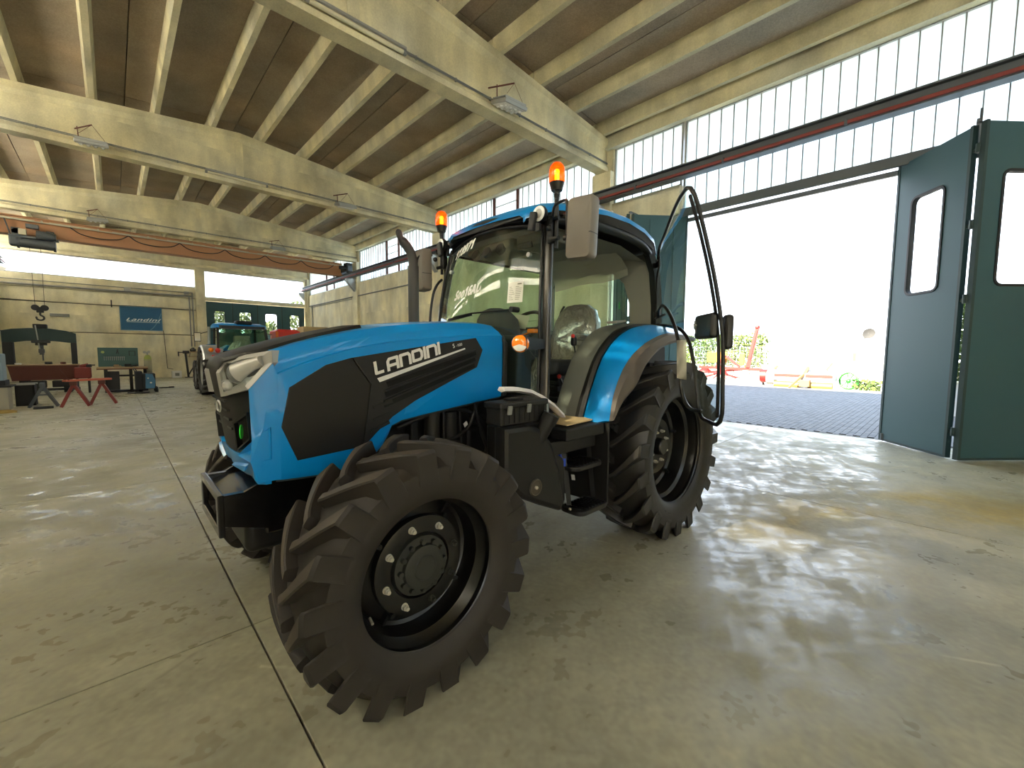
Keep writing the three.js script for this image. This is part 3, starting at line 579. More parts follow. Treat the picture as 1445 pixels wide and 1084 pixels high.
// ---- hood
const SW = 0.380;                                      // half width of the hood at its sides
const hoodSt = [ // x, y bottom, y crease, shoulder half width, shoulder y, crown y
  [0.522, 0.896, 1.392, 0.348, 1.497, 1.512], [0.545, 0.894, 1.400, 0.348, 1.505, 1.520], [0.636, 0.888, 1.438, 0.348, 1.535, 1.550], [0.76, 0.882, 1.478, 0.345, 1.568, 1.585], [0.90, 0.895, 1.516, 0.340, 1.600, 1.618], [1.00, 0.935, 1.537, 0.338, 1.618, 1.638],
  [1.05, 0.985, 1.545, 0.336, 1.628, 1.648], [1.08, 1.03, 1.550, 0.335, 1.633, 1.652], [1.107, 1.085, 1.554, 0.334, 1.638, 1.657], [1.168, 1.108, 1.562, 0.332, 1.646, 1.665], [1.351, 1.131, 1.586, 0.325, 1.665, 1.686], [1.60, 1.158, 1.602, 0.318, 1.680, 1.704], [1.80, 1.178, 1.612, 0.31, 1.684, 1.710], [1.90, 1.189, 1.616, 0.30, 1.678, 1.706], [1.93, 1.193, 1.612, 0.29, 1.655, 1.685]];
const hoodRing = ([x, yb, yc, ws, ys, yt], off = 0) => {
  const fr = Math.max(0, 1 - (x - 0.44) / 0.10), w = SW - 0.018 * fr + off;
  const h = [[w - 0.010, yb], [w, yb + 0.03], [w, (yb + yc) / 2], [w, yc - 0.007], [w - 0.009, yc], [ws + (w - ws) * 0.62, yc + (ys - yc) * 0.5], [ws, ys], [ws * 0.72, ys + (yt - ys) * 0.55], [ws * 0.36, yt - 0.003]];
  return [...h.map(([d, y]) => [x, y + off, CZ + d]), [x, yt + off, CZ], ...h.reverse().map(([d, y]) => [x, y + off, CZ - d])];
};
const hood = part(T, 'hood', loft(hoodSt.map((s) => hoodRing(s)), false, false, 24), M.blue);
part(hood, 'inner_shell', loft(hoodSt.map((s) => hoodRing(s, -0.012)), false, false, 24), M.dark);
part(hood, 'rear_seal', [tube([[1.935, 1.20, CZ + 0.375], [1.937, 1.60, CZ + 0.377], [1.937, 1.65, CZ + 0.30], [1.937, 1.685, CZ + 0.15], [1.937, 1.692, CZ]], 0.010), tube([[1.935, 1.20, CZ - 0.375], [1.937, 1.60, CZ - 0.377], [1.937, 1.65, CZ - 0.30], [1.937, 1.685, CZ - 0.15], [1.937, 1.692, CZ]], 0.010)], M.black);
// black strip along the top of the nose
part(T, 'nose_strip', loft([[0.345, 1.425], [0.365, 1.462], [0.44, 1.489], [0.545, 1.524], [0.70, 1.573], [0.85, 1.612], [0.99, 1.643]].map(([x, y], i) => { const w = [0.17, 0.20, 0.27, 0.315, 0.30, 0.285, 0.27][i], d = i > 2 ? 0.022 : 0.012; return [[x, y - 0.02, CZ + w], [x, y - d, CZ + w], [x, y, CZ + w - 0.02], [x, y + 0.006, CZ], [x, y, CZ - w + 0.02], [x, y - d, CZ - w], [x, y - 0.02, CZ - w]]; }), true, true, 30), M.satin);
// nose: black grille core, blue chin, lamps
{
  const plan = (y, f, cx, hw) => { const a = [[0.50, hw], [cx + 0.04, hw], [cx + 0.012, hw - 0.03], [f + 0.025, 0.21], [f + 0.006, 0.12], [f, 0]]; return [...a.map(([x, d]) => [x, y, CZ + d]), ...a.slice(0, -1).reverse().map(([x, d]) => [x, y, CZ - d])]; };
  part(T, 'grille', loft([plan(0.93, 0.425, 0.44, 0.345), plan(1.03, 0.400, 0.435, 0.352), plan(1.20, 0.375, 0.432, 0.355), plan(1.30, 0.360, 0.428, 0.352), plan(1.40, 0.345, 0.425, 0.345), plan(1.44, 0.352, 0.43, 0.335)], true, true, 30), M.satin);
  const g = T.children[T.children.length - 1];
  const chin = (y, f, cx, hw) => plan(y, f, cx, hw);
  part(T, 'chin', loft([chin(0.885, 0.445, 0.44, 0.372), chin(0.905, 0.428, 0.428, 0.376), chin(0.965, 0.412, 0.420, 0.378), chin(1.005, 0.402, 0.416, 0.376)], true, true, 20), M.blue);
  const zN = (d) => CZ + d;
  for (const m of [(q) => q, mir]) {
    const fillet = m(plate3([[0.402, 1.004, zN(0.20)], [0.428, 1.09, zN(0.362)], [0.50, 1.15, zN(0.381)], [0.50, 1.00, zN(0.381)], [0.418, 1.0, zN(0.372)]], [0.03, 0, -0.02]));
    part(T.children[T.children.length - 1].name === 'chin' ? T.children[T.children.length - 1] : T, 'chin_corner', fillet, M.blue);
    part(hood, 'front_edge', m(plate3([[0.430, 1.09, zN(0.362)], [0.426, 1.325, zN(0.364)], [0.522, 1.442, zN(0.381)], [0.54, 1.39, zN(0.380)], [0.54, 0.9, zN(0.380)], [0.45, 0.9, zN(0.378)], [0.42, 1.0, zN(0.374)]], [0.005, 0, -0.03])), M.blue);
    const A = [0.362, 1.444, zN(0.17)], B = [0.520, 1.500, zN(0.374)], C = [0.520, 1.445, zN(0.385)], Dd = [0.424, 1.326, zN(0.366)], E = [0.352, 1.282, zN(0.17)], F = [0.338, 1.395, zN(0.17)];
    const G = [0.435, 1.478, zN(0.275)], loop = [A, G, B, C, Dd, E, F], cen = [0.388, 1.39, zN(0.27)];
    const inner = loop.map((p) => p.map((c, k) => c + (cen[k] - c) * 0.22));
    const lamp = part(T, 'headlight', m(loft([loop.map((p) => [p[0] + 0.05, p[1], p[2] - 0.03]), loop, inner, inner.map((p) => [p[0] + 0.035, p[1], p[2] - 0.02])], true, true, 15)), M.bezel);
    const dome = (r, at) => m(pose(revolve([[r, -0.02], [r, 0.004], [r * 0.86, 0.008], [r * 0.80, 0.004], [r * 0.6, 0.012], [r * 0.3, 0.017], [0.0, 0.019]], 28, 40), at[0], at[1], at[2], 0.08, -0.85, 0));
    const bowl = (r, at) => m(pose(revolve([[r, 0.012], [r * 0.94, 0.005], [r * 0.8, -0.012], [r * 0.5, -0.028], [0.012, -0.034]], 28, 40), at[0], at[1], at[2], 0.05, -0.95, 0));
    part(lamp, 'reflector_housing', m(plate3(inner.map((p) => [p[0] + 0.010, p[1], p[2] - 0.006]), [0.02, 0, -0.012])), M.bezel);
    part(lamp, 'main_reflector', dome(0.048, [0.402, 1.395, zN(0.268)]), M.grey);
    part(lamp, 'lamp_barrel', m(rod([0.405, 1.397, zN(0.266)], [0.485, 1.452, zN(0.345)], 0.046, 20, 0.024)), M.reflector);
    part(lamp, 'low_reflector', dome(0.026, [0.370, 1.338, zN(0.215)]), M.reflector);
    part(lamp, 'lens', m(plate3(inner.map((p) => [p[0] - 0.004, p[1], p[2] + 0.003]), [0.003, 0, -0.001])), M.clear);
    // fog lamp pocket with its frame
    const fp = [[0.392, 1.165, zN(0.215)], [0.424, 1.222, zN(0.345)], [0.430, 1.10, zN(0.352)], [0.402, 1.03, zN(0.225)]], fi = fp.map((p) => p.map((c, k) => c + ([0.41, 1.13, zN(0.285)][k] - c) * 0.14));
    part(g, 'fog_lamp_frame', m(loft([fp.map((p) => [p[0] + 0.03, p[1], p[2] - 0.01]), fp.map((p) => [p[0] - 0.008, p[1], p[2] + 0.006]), fi.map((p) => [p[0] - 0.006, p[1], p[2] + 0.005]), fi.map((p) => [p[0] + 0.02, p[1], p[2] - 0.012])], true, true, 15)), M.black);
    part(g, 'lower_wedge', m(plate3([[0.405, 0.95, zN(0.10)], [0.418, 0.955, zN(0.30)], [0.421, 0.985, zN(0.33)], [0.412, 0.972, zN(0.23)]], [-0.012, -0.01, 0.004])), M.blue);
  }
  part(g, 'sticker', pose(new THREE.CylinderGeometry(0.03, 0.03, 0.004, 20), 0.404, 1.13, CZ + 0.305, 0, 0, 0).applyMatrix4(new THREE.Matrix4()), M.green, 'bright green round sticker');
  { const st = g.children[g.children.length - 1]; st.geometry = mg([new THREE.CylinderGeometry(0.026, 0.026, 0.004, 20).applyMatrix4(new THREE.Matrix4().makeRotationZ(Math.PI / 2)).applyMatrix4(new THREE.Matrix4().makeScale(1, 1.25, 1)).applyMatrix4(new THREE.Matrix4().makeRotationY(-0.42))]).translate(0.403 - 2.3, 1.13, 0.30); }
  part(T, 'badge', [mg([revolve([[0.028, 0], [0.036, 0.006], [0.044, 0]], 28, 30).applyMatrix4(new THREE.Matrix4().makeScale(1.6, 0.7, 1))]).applyMatrix4(new THREE.Matrix4().makeRotationY(-Math.PI / 2)).translate(0.368, 1.222, CZ), mg([letters('L', 0.03, 0.006)]).applyMatrix4(new THREE.Matrix4().makeRotationY(-Math.PI / 2)).translate(0.366, 1.222, CZ)], M.galv);
  for (let i = 0; i < 4; i++) part(g, 'grille_bar', [bb(0.365 + i * 0.008, 0.385 + i * 0.008, 1.255 - i * 0.045, 1.266 - i * 0.045, CZ - 0.16, CZ + 0.16)], M.black);
}
// side panels, both sides: mesh screen, louvre panel with fins, lettering
const DZ = CZ + SW;                                    // side plane
const scr = [[0.612, 0.976], [0.547, 1.144], [0.586, 1.327], [0.756, 1.43], [0.884, 1.464], [0.984, 1.32], [0.937, 0.994]];
const lou = [[0.884, 1.464], [1.694, 1.587], [1.75, 1.51], [1.702, 1.397], [1.522, 1.326], [1.251, 1.216], [1.106, 1.137], [1.014, 1.064], [0.937, 0.994], [0.984, 1.32]];
const inset = (pts, d) => { const c = pts.reduce((s, p) => [s[0] + p[0] / pts.length, s[1] + p[1] / pts.length], [0, 0]); return pts.map((p) => { const dx = c[0] - p[0], dy = c[1] - p[1], l = Math.hypot(dx, dy); return [p[0] + dx / l * d, p[1] + dy / l * d]; }); };
const meshBump = dataTex(64, (u, v) => { const s = (Math.sin(u * 25.13) * Math.sin(v * 25.13) > 0 ? 210 : 40); return [s, s, s]; }, false);
const meshMat = std([0.008, 0.0075, 0.007], 0.32, { bumpMap: meshBump, bumpScale: 0.0004 });
meshBump.repeat.set(60, 60);
const brandTex = canvasTex(1024, 256, (c, w, h) => {
  c.clearRect(0, 0, w, h); c.strokeStyle = '#e6e4df'; c.fillStyle = '#e6e4df'; c.lineWidth = 38; c.lineJoin = 'round';
  c.fillRect(0, 200, 1024, 0);
  const L = { // wide rounded letters on a 100 x 100 cell
    L: [[[0, 0], [0, 86], [86, 86]]], A: [[[0, 100], [0, 30], [16, 14], [100, 14], [100, 100]], [[0, 62], [100, 62]]], N: [[[0, 100], [0, 14], [84, 14], [100, 30], [100, 100]]],
    D: [[[0, 14], [0, 86], [82, 86], [100, 68], [100, 32], [82, 14], [-10, 14]]], I: [[[0, 0], [0, 100]]],
  };
  let x = 18; c.save(); c.transform(1, 0, -0.12, 1, 26, 22);
  for (const ch of 'LANDINI') {
    const wd = ch === 'I' ? 0.001 : ch === 'L' ? 1.15 : 1.28;
    for (const s of L[ch]) { c.beginPath(); s.forEach(([a, b], i) => (i ? c.lineTo : c.moveTo).call(c, x + a * wd, b * 1.75)); c.stroke(); }
    x += (ch === 'I' ? 0 : 100 * wd) + 46;
  }
  c.restore();
});
const modelTex = canvasTex(256, 96, (c) => { c.clearRect(0, 0, 256, 96); c.fillStyle = '#e6e4df'; c.font = 'bold 78px sans-serif'; c.fillText('S', 6, 76); c.font = 'bold 52px sans-serif'; c.fillText('-100', 70, 76); });
const decal = (t) => std([1, 1, 1], 0.5, { map: t, transparent: true, alphaTest: 0.4 });
const brandMat = decal(brandTex), modelMat = decal(modelTex);
for (const side of [1, -1]) {
  const m = side > 0 ? (q) => q : mir;
  part(T, 'mesh_screen', m(prism(scr, DZ - 0.004, DZ + 0.004, 0.003)), meshMat);
  const lp = part(T, 'louvre_panel', m(prism(lou, DZ - 0.004, DZ + 0.010, 0.005)), M.satin);
  part(lp, 'panel_ridge', m(bar([0.984, 1.32, DZ + 0.010], [0.937, 0.998, DZ + 0.010], 0.006, 0.008)), M.satin);
  const slots = [[[1.07, 1.318], [1.69, 1.492]], [[1.06, 1.262], [1.685, 1.452]], [[1.05, 1.205], [1.68, 1.415]]];
  for (const [a, b] of slots) {
    part(lp, 'slot', m(bar([...a, DZ + 0.0105], [...b, DZ + 0.0105], 0.003, 0.030)), M.void);
    part(lp, 'fin', m(bar([a[0] + 0.0, a[1] + 0.022, DZ + 0.015], [b[0], b[1] + 0.018, DZ + 0.015], 0.020, 0.010)), M.satin);
  }
  for (const [a, b] of [[[0.99, 1.20], [1.10, 1.225]], [[0.985, 1.13], [1.12, 1.165]], [[0.975, 1.07], [1.08, 1.11]]]) part(lp, 'fin', m(bar([...a, DZ + 0.013], [...b, DZ + 0.013], 0.010, 0.016)), M.satin);
  const flat = (w, h, x, y, rot) => { const g = new THREE.PlaneGeometry(w, h); if (side < 0) g.rotateY(Math.PI); return pose(g, x, y, side > 0 ? DZ + 0.0122 : 2 * CZ - DZ - 0.0122, 0, 0, rot); };
  part(lp, 'brand_lettering', flat(0.47, 0.108, 1.222, 1.458, 0.272), brandMat, 'silver maker lettering');
  part(lp, 'model_lettering', flat(0.115, 0.043, 1.560, 1.545, 0.255), modelMat, 'small silver model lettering');
  part(lp, 'brand_stripe', m(prism([[1.016, 1.354], [1.602, 1.522], [1.606, 1.514], [1.03, 1.332]], DZ + 0.009, DZ + 0.0118)), M.white);
  part(hood, 'side_badge', m(plate3([[1.70, 1.652, CZ + 0.327], [1.74, 1.656, CZ + 0.325], [1.775, 1.655, CZ + 0.322], [1.735, 1.648, CZ + 0.332]], [0, 0.001, 0.004])), M.white);
  part(hood, 'side_recess', m(prism([[1.18, 1.142], [1.24, 1.15], [1.50, 1.30], [1.44, 1.292], [1.19, 1.205]], DZ - 0.002, DZ + 0.0025, 0.001)), M.blue);
}
// exhaust stack on the far side
part(T, 'exhaust_stack', [tube([[1.755, 1.2, -2.98], [1.755, 1.7, -2.98], [1.755, 2.15, -2.98], [1.752, 2.22, -2.98], [1.725, 2.29, -2.98], [1.67, 2.345, -2.98]], 0.036, 16), rod([1.755, 1.2, -2.98], [1.755, 2.17, -2.98], 0.042, 18), tube([[1.69, 2.33, -2.98], [1.645, 2.375, -2.98], [1.632, 2.41, -2.98]], 0.024, 14)], M.stack);
// ---- cab
const both = [(q) => q, mir];
const zc = (d) => CZ + d;                              // d metres towards the camera from the middle plane
const cabFloor = part(T, 'cab_floor', [rbb(1.98, 3.5, 0.97, 1.035, zc(-0.82), zc(0.82), 0.015), rbb(1.98, 2.10, 1.035, 1.20, zc(-0.64), zc(0.64), 0.01)], M.black);
part(cabFloor, 'floor_board', prismY([[2.06, zc(0.50)], [2.50, zc(0.50)], [2.46, zc(0.72)], [2.32, zc(0.86)], [2.02, zc(0.88)]], 1.040, 1.048), M.board, 'pale brown protective board on the cab floor');
part(cabFloor, 'sill_edge', [rbb(1.96, 2.36, 0.955, 1.03, zc(0.80), zc(0.93), 0.012), rbb(1.90, 2.36, 0.86, 0.95, zc(0.76), zc(0.86), 0.01)], M.satin);
part(cabFloor, 'foam_strip', loft([[1.665, 1.268], [1.78, 1.262], [1.90, 1.24], [2.02, 1.19], [2.12, 1.135], [2.23, 1.052]].map(([x, y]) => [[x, y, zc(0.63)], [x, y + 0.022, zc(0.645)], [x, y + 0.022, zc(0.69)], [x, y, zc(0.70)], [x, y - 0.012, zc(0.665)]]), true, true, 40), M.foam, 'white foam edge protector');
for (const m of both) {
  const a = part(T, 'front_pillar', m(loft([[2.098, 1.14, 0.618], [2.10, 1.5, 0.624], [2.125, 1.9, 0.608], [2.17, 2.2, 0.578], [2.205, 2.34, 0.555], [2.23, 2.44, 0.53]].map(([x, y, d]) => Array.from({ length: 14 }, (_, i) => { const q = i / 14 * 2 * Math.PI; return [x + 0.030 * Math.cos(q) - 0.012 * Math.sin(q), y, zc(d + 0.036 * Math.sin(q) + 0.01 * Math.cos(q))]; })), true, true, 50)), M.pillar);
  part(a, 'glass_bead', m(tube([[2.058, 1.16, zc(0.597)], [2.060, 1.5, zc(0.602)], [2.085, 1.9, zc(0.585)], [2.13, 2.2, zc(0.555)], [2.16, 2.36, zc(0.53)]], 0.010)), M.black);
  part(T, 'rear_pillar', m(loft([[3.55, 1.60, 0.655], [3.54, 1.9, 0.665], [3.52, 2.2, 0.645], [3.46, 2.42, 0.60]].map(([x, y, d]) => [[x - 0.05, y, zc(d - 0.03)], [x - 0.05, y, zc(d + 0.02)], [x + 0.04, y, zc(d + 0.03)], [x + 0.06, y, zc(d - 0.05)]]), true, true, 30)), M.black);
  part(T, 'side_rail', m(tube([[2.22, 2.41, zc(0.54)], [2.5, 2.425, zc(0.63)], [2.9, 2.43, zc(0.65)], [3.3, 2.41, zc(0.635)], [3.5, 2.36, zc(0.60)]], 0.032, 10)), M.black);
}
const glassX = (y, d) => 2.06 + 0.19 * Math.max(0, y - 1.52) ** 2 - 0.08 * (1 - (d / 0.61) ** 2), glassW = (y) => 0.60 - 0.075 * Math.max(0, (y - 1.5) / 0.86) ** 1.3;
{
  const rows = [1.17, 1.35, 1.52, ...Array.from({ length: 24 }, (_, i) => 1.52 + (i + 1) / 24 * 0.84)], cols = Array.from({ length: 25 }, (_, i) => -0.60 + i / 24 * 1.20);
  const ws = part(T, 'windshield', loft(rows.map((y) => cols.map((d) => [glassX(y, d), y + 0.05 * Math.max(0, (y - 2.0) / 0.36) * (1 - (d / 0.6) ** 2), zc(d * glassW(y) / 0.6)])), false, false, 60), M.cabGlass);
  const onGlass = (y, d, k = 0.004) => [glassX(y, d) - k, y + 0.05 * Math.max(0, (y - 2.0) / 0.36) * (1 - (d / 0.6) ** 2), zc(d * glassW(y) / 0.6)];
  const sheet = (y0, y1, d0, d1, k) => { const g = loft([0, 1].map((i) => Array.from({ length: 5 }, (_, j) => onGlass(y1 + (y0 - y1) * i, d0 + (d1 - d0) * j / 4, k))), false, false, 60), uv = g.attributes.uv; for (let i = 0; i < uv.count; i++) uv.setXY(i, uv.getX(i) / 4, 1 - uv.getY(i)); return g; };
  const hand = (txt, w, h) => canvasTex(w, h, (c) => { c.clearRect(0, 0, w, h); c.fillStyle = '#f4f4ef'; c.strokeStyle = '#f4f4ef'; c.lineWidth = 8; c.lineJoin = 'round'; c.font = 'italic bold ' + Math.round(h * 0.80) + 'px sans-serif'; c.setTransform(1, -0.10, -0.1, 1, 10, 10); c.fillText(txt, 8, h * 0.78); c.strokeText(txt, 8, h * 0.78); });
  part(ws, 'chalk_number', sheet(2.235, 2.345, -0.50, -0.13, 0.008), decal(hand('118971', 380, 130)), 'white handwritten number');
  part(ws, 'chalk_note', sheet(1.89, 2.01, -0.33, 0.05, 0.006), decal(hand('Soo16AL4', 520, 150)), 'white handwritten note');
  const paperTex = canvasTex(128, 160, (c) => { c.fillStyle = '#f3f2ea'; c.fillRect(0, 0, 128, 160); c.fillStyle = '#8a8878'; c.fillRect(80, 12, 34, 10); for (let i = 0; i < 8; i++) { c.fillRect(12, 36 + i * 14, 20 + (i * 37) % 30, 3); c.fillRect(66, 36 + i * 14, 28 + (i * 23) % 26, 3); } });
  part(ws, 'paper_notice', sheet(1.84, 1.985, 0.34, 0.475, 0.004), std([0.95, 0.95, 0.93], 0.7, { map: paperTex }), 'white printed sheet taped to the windshield');
  part(ws, 'top_seal', tube(cols.map((d) => [glassX(2.36, d), 2.362 + 0.05 * (1 - (d / 0.6) ** 2), zc(d * glassW(2.36) / 0.6)]), 0.012, 6, 2), M.black);
  const wiper = part(T, 'wiper', [poly([onGlass(1.79, 0.40, 0.03), onGlass(1.785, 0.0, 0.035), onGlass(1.77, -0.25, 0.03)], 0.006), bar(onGlass(1.78, -0.02, 0.018), onGlass(1.755, -0.36, 0.014), 0.016, 0.02), rod(onGlass(1.79, 0.42, 0.05), onGlass(1.79, 0.42, -0.02), 0.02)], M.black);
  for (const [y, d] of [[2.16, 0.50], [2.16, -0.50]]) part(ws, 'hinge_button', rod(onGlass(y, d, 0.014), onGlass(y, d, -0.01), 0.017, 16), M.galv);
  part(T, 'grab_handle', tube([[2.12, 1.55, zc(-0.665)], [2.06, 1.62, zc(-0.70)], [2.09, 2.0, zc(-0.715)], [2.13, 2.10, zc(-0.70)], [2.14, 2.13, zc(-0.655)]], 0.012), M.black);
}
// cowl between hood and windshield
part(T, 'cowl', [loft([1.915, 1.96, 1.99].map((x, i) => [[0.36, 1.19], [0.37, 1.58 - i * 0.01], [0.30, 1.66 - i * 0.015], [0.15, 1.675 - i * 0.015], [-0.15, 1.675 - i * 0.015], [-0.30, 1.66 - i * 0.015], [-0.37, 1.58 - i * 0.01], [-0.36, 1.19]].map(([d, y]) => [x, y, zc(d)])), true, true, 30)], M.satin);
// roof: blue shell over a dark rim
{
  const st = [[2.09, 0.43, 2.42, 2.455, 2.485], [2.135, 0.525, 2.425, 2.475, 2.525], [2.24, 0.595, 2.435, 2.505, 2.57], [2.45, 0.655, 2.445, 2.53, 2.61], [2.70, 0.675, 2.455, 2.555, 2.645], [3.0, 0.68, 2.455, 2.56, 2.65], [3.25, 0.675, 2.435, 2.535, 2.62], [3.45, 0.655, 2.405, 2.49, 2.565], [3.60, 0.60, 2.375, 2.43, 2.49], [3.66, 0.52, 2.37, 2.40, 2.43]];
  const shell = st.map(([x, w, yb, ye, yc]) => { const h = [[w + 0.012, ye - 0.045], [w + 0.008, ye - 0.01], [w - 0.03, ye + 0.015], [w * 0.75, ye + (yc - ye) * 0.62], [w * 0.4, yc - (yc - ye) * 0.1]]; return [...h.map(([d, y]) => [x, y, zc(d)]), [x, yc, zc(0)], ...h.reverse().map(([d, y]) => [x, y, zc(-d)])]; });
  const first = shell[0].map(([x, y, z]) => [x - 0.012, y - 0.03, CZ + (z - CZ) * 0.97]);
  const roof = part(T, 'roof', loft([first, ...shell, shell[st.length - 1].map(([x, y, z]) => [x + 0.01, y - 0.03, z])], false, false, 32), M.blue);
  part(roof, 'roof_rim', loft(st.map(([x, w, yb, ye]) => [[x, yb, zc(w - 0.10)], [x, yb + 0.005, zc(w - 0.01)], [x, ye - 0.04, zc(w + 0.008)], [x, ye - 0.02, zc(w - 0.01)], [x, ye - 0.02, zc(-w + 0.01)], [x, ye - 0.04, zc(-w - 0.008)], [x, yb + 0.005, zc(-w + 0.01)], [x, yb, zc(-w + 0.10)]]), true, true, 30), M.black);
  part(roof, 'front_visor', loft([-0.56, -0.45, -0.2, 0, 0.2, 0.45, 0.56].map((d) => { const k = 1 - (d / 0.56) ** 2, x = 2.165 - 0.075 * k, y = 2.415 + 0.032 * k; return [[x, y + 0.045, zc(d)], [x - 0.012, y + 0.03, zc(d)], [x - 0.005, y - 0.02, zc(d)], [x + 0.05, y - 0.025, zc(d)]]; }), true, true, 30), M.black);
  part(roof, 'headliner', loft([[2.15, 0.52, 2.375], [2.5, 0.60, 2.41], [3.0, 0.61, 2.41], [3.48, 0.56, 2.36]].map(([x, w, y]) => [[x, y - 0.05, zc(w)], [x, y - 0.01, zc(w * 0.7)], [x, y, zc(0)], [x, y - 0.01, zc(-w * 0.7)], [x, y - 0.05, zc(-w)]]), false, false, 40), M.liner);
  part(roof, 'overhead_console', [rbb(2.30, 2.62, 2.30, 2.40, zc(0.12), zc(0.50), 0.03), rbb(2.3, 2.62, 2.32, 2.40, zc(-0.5), zc(0.08), 0.03)], M.trimGrey);
  for (const d of [-0.36, -0.22, -0.05]) part(roof, 'air_vent', cyl(0.045, 0.05, 0.03, 20, 2.30, 2.325, zc(d), 0, 0, 1.2), M.dark);
  part(roof, 'radio', rbox(0.02, 0.045, 0.15, 0.005, 2.295, 2.30, zc(0.23), 0, 0, 0.3), M.dark);
  // rear wall trim round the rear window, with protective film hanging at the top
  part(T, 'rear_frame', prismX([[zc(0.64), 1.55], [zc(0.63), 2.2], [zc(0.58), 2.38], [zc(-0.58), 2.38], [zc(-0.63), 2.2], [zc(-0.64), 1.55]], 3.49, 3.535, 0.008, [[[zc(0.44), 1.62], [zc(0.41), 1.95], [zc(0.35), 2.14], [zc(0.22), 2.25], [zc(-0.45), 2.27], [zc(-0.52), 2.2], [zc(-0.54), 1.62]]]), M.liner);
  part(T, 'rear_window', prismX([[zc(0.44), 1.62], [zc(0.41), 1.95], [zc(0.35), 2.14], [zc(0.22), 2.25], [zc(-0.45), 2.27], [zc(-0.52), 2.2], [zc(-0.54), 1.62]], 3.510, 3.514), M.cabGlass);
  part(T, 'protective_film', loft([[3.20, 2.385], [3.34, 2.33], [3.44, 2.24], [3.47, 2.17]].map(([x, y], i) => [-0.45, -0.3, -0.15, 0, 0.15, 0.3, 0.42].map((d, j) => [x - 0.02 + 0.016 * Math.sin(j * 2.1 + i), y + 0.014 * Math.sin(j * 1.7 + i * 1.3) + d * 0.05, zc(d)])), false, false, 25), phy([0.80, 0.77, 0.66], 0.25, { transmission: 0.55, thickness: 0, ior: 1.45 }), 'clear plastic film hanging from the headliner');
  part(T, 'rear_handle', tube([[3.47, 1.72, zc(-0.38)], [3.42, 1.75, zc(-0.37)], [3.42, 1.92, zc(-0.34)], [3.45, 1.97, zc(-0.33)]], 0.012), M.black);
  part(T, 'far_door', prism([[2.16, 1.10], [2.18, 2.36], [3.44, 2.36], [3.46, 1.74], [2.95, 1.70], [2.65, 1.52], [2.42, 1.12]], zc(-0.652), zc(-0.648)), M.cabGlass);
  part(T, 'far_door_frame', poly([[2.16, 1.10, zc(-0.65)], [2.18, 2.36, zc(-0.65)], [3.44, 2.36, zc(-0.65)], [3.46, 1.74, zc(-0.65)], [2.95, 1.70, zc(-0.65)], [2.65, 1.52, zc(-0.65)], [2.42, 1.12, zc(-0.65)], [2.16, 1.10, zc(-0.65)]], 0.013), M.black);
}
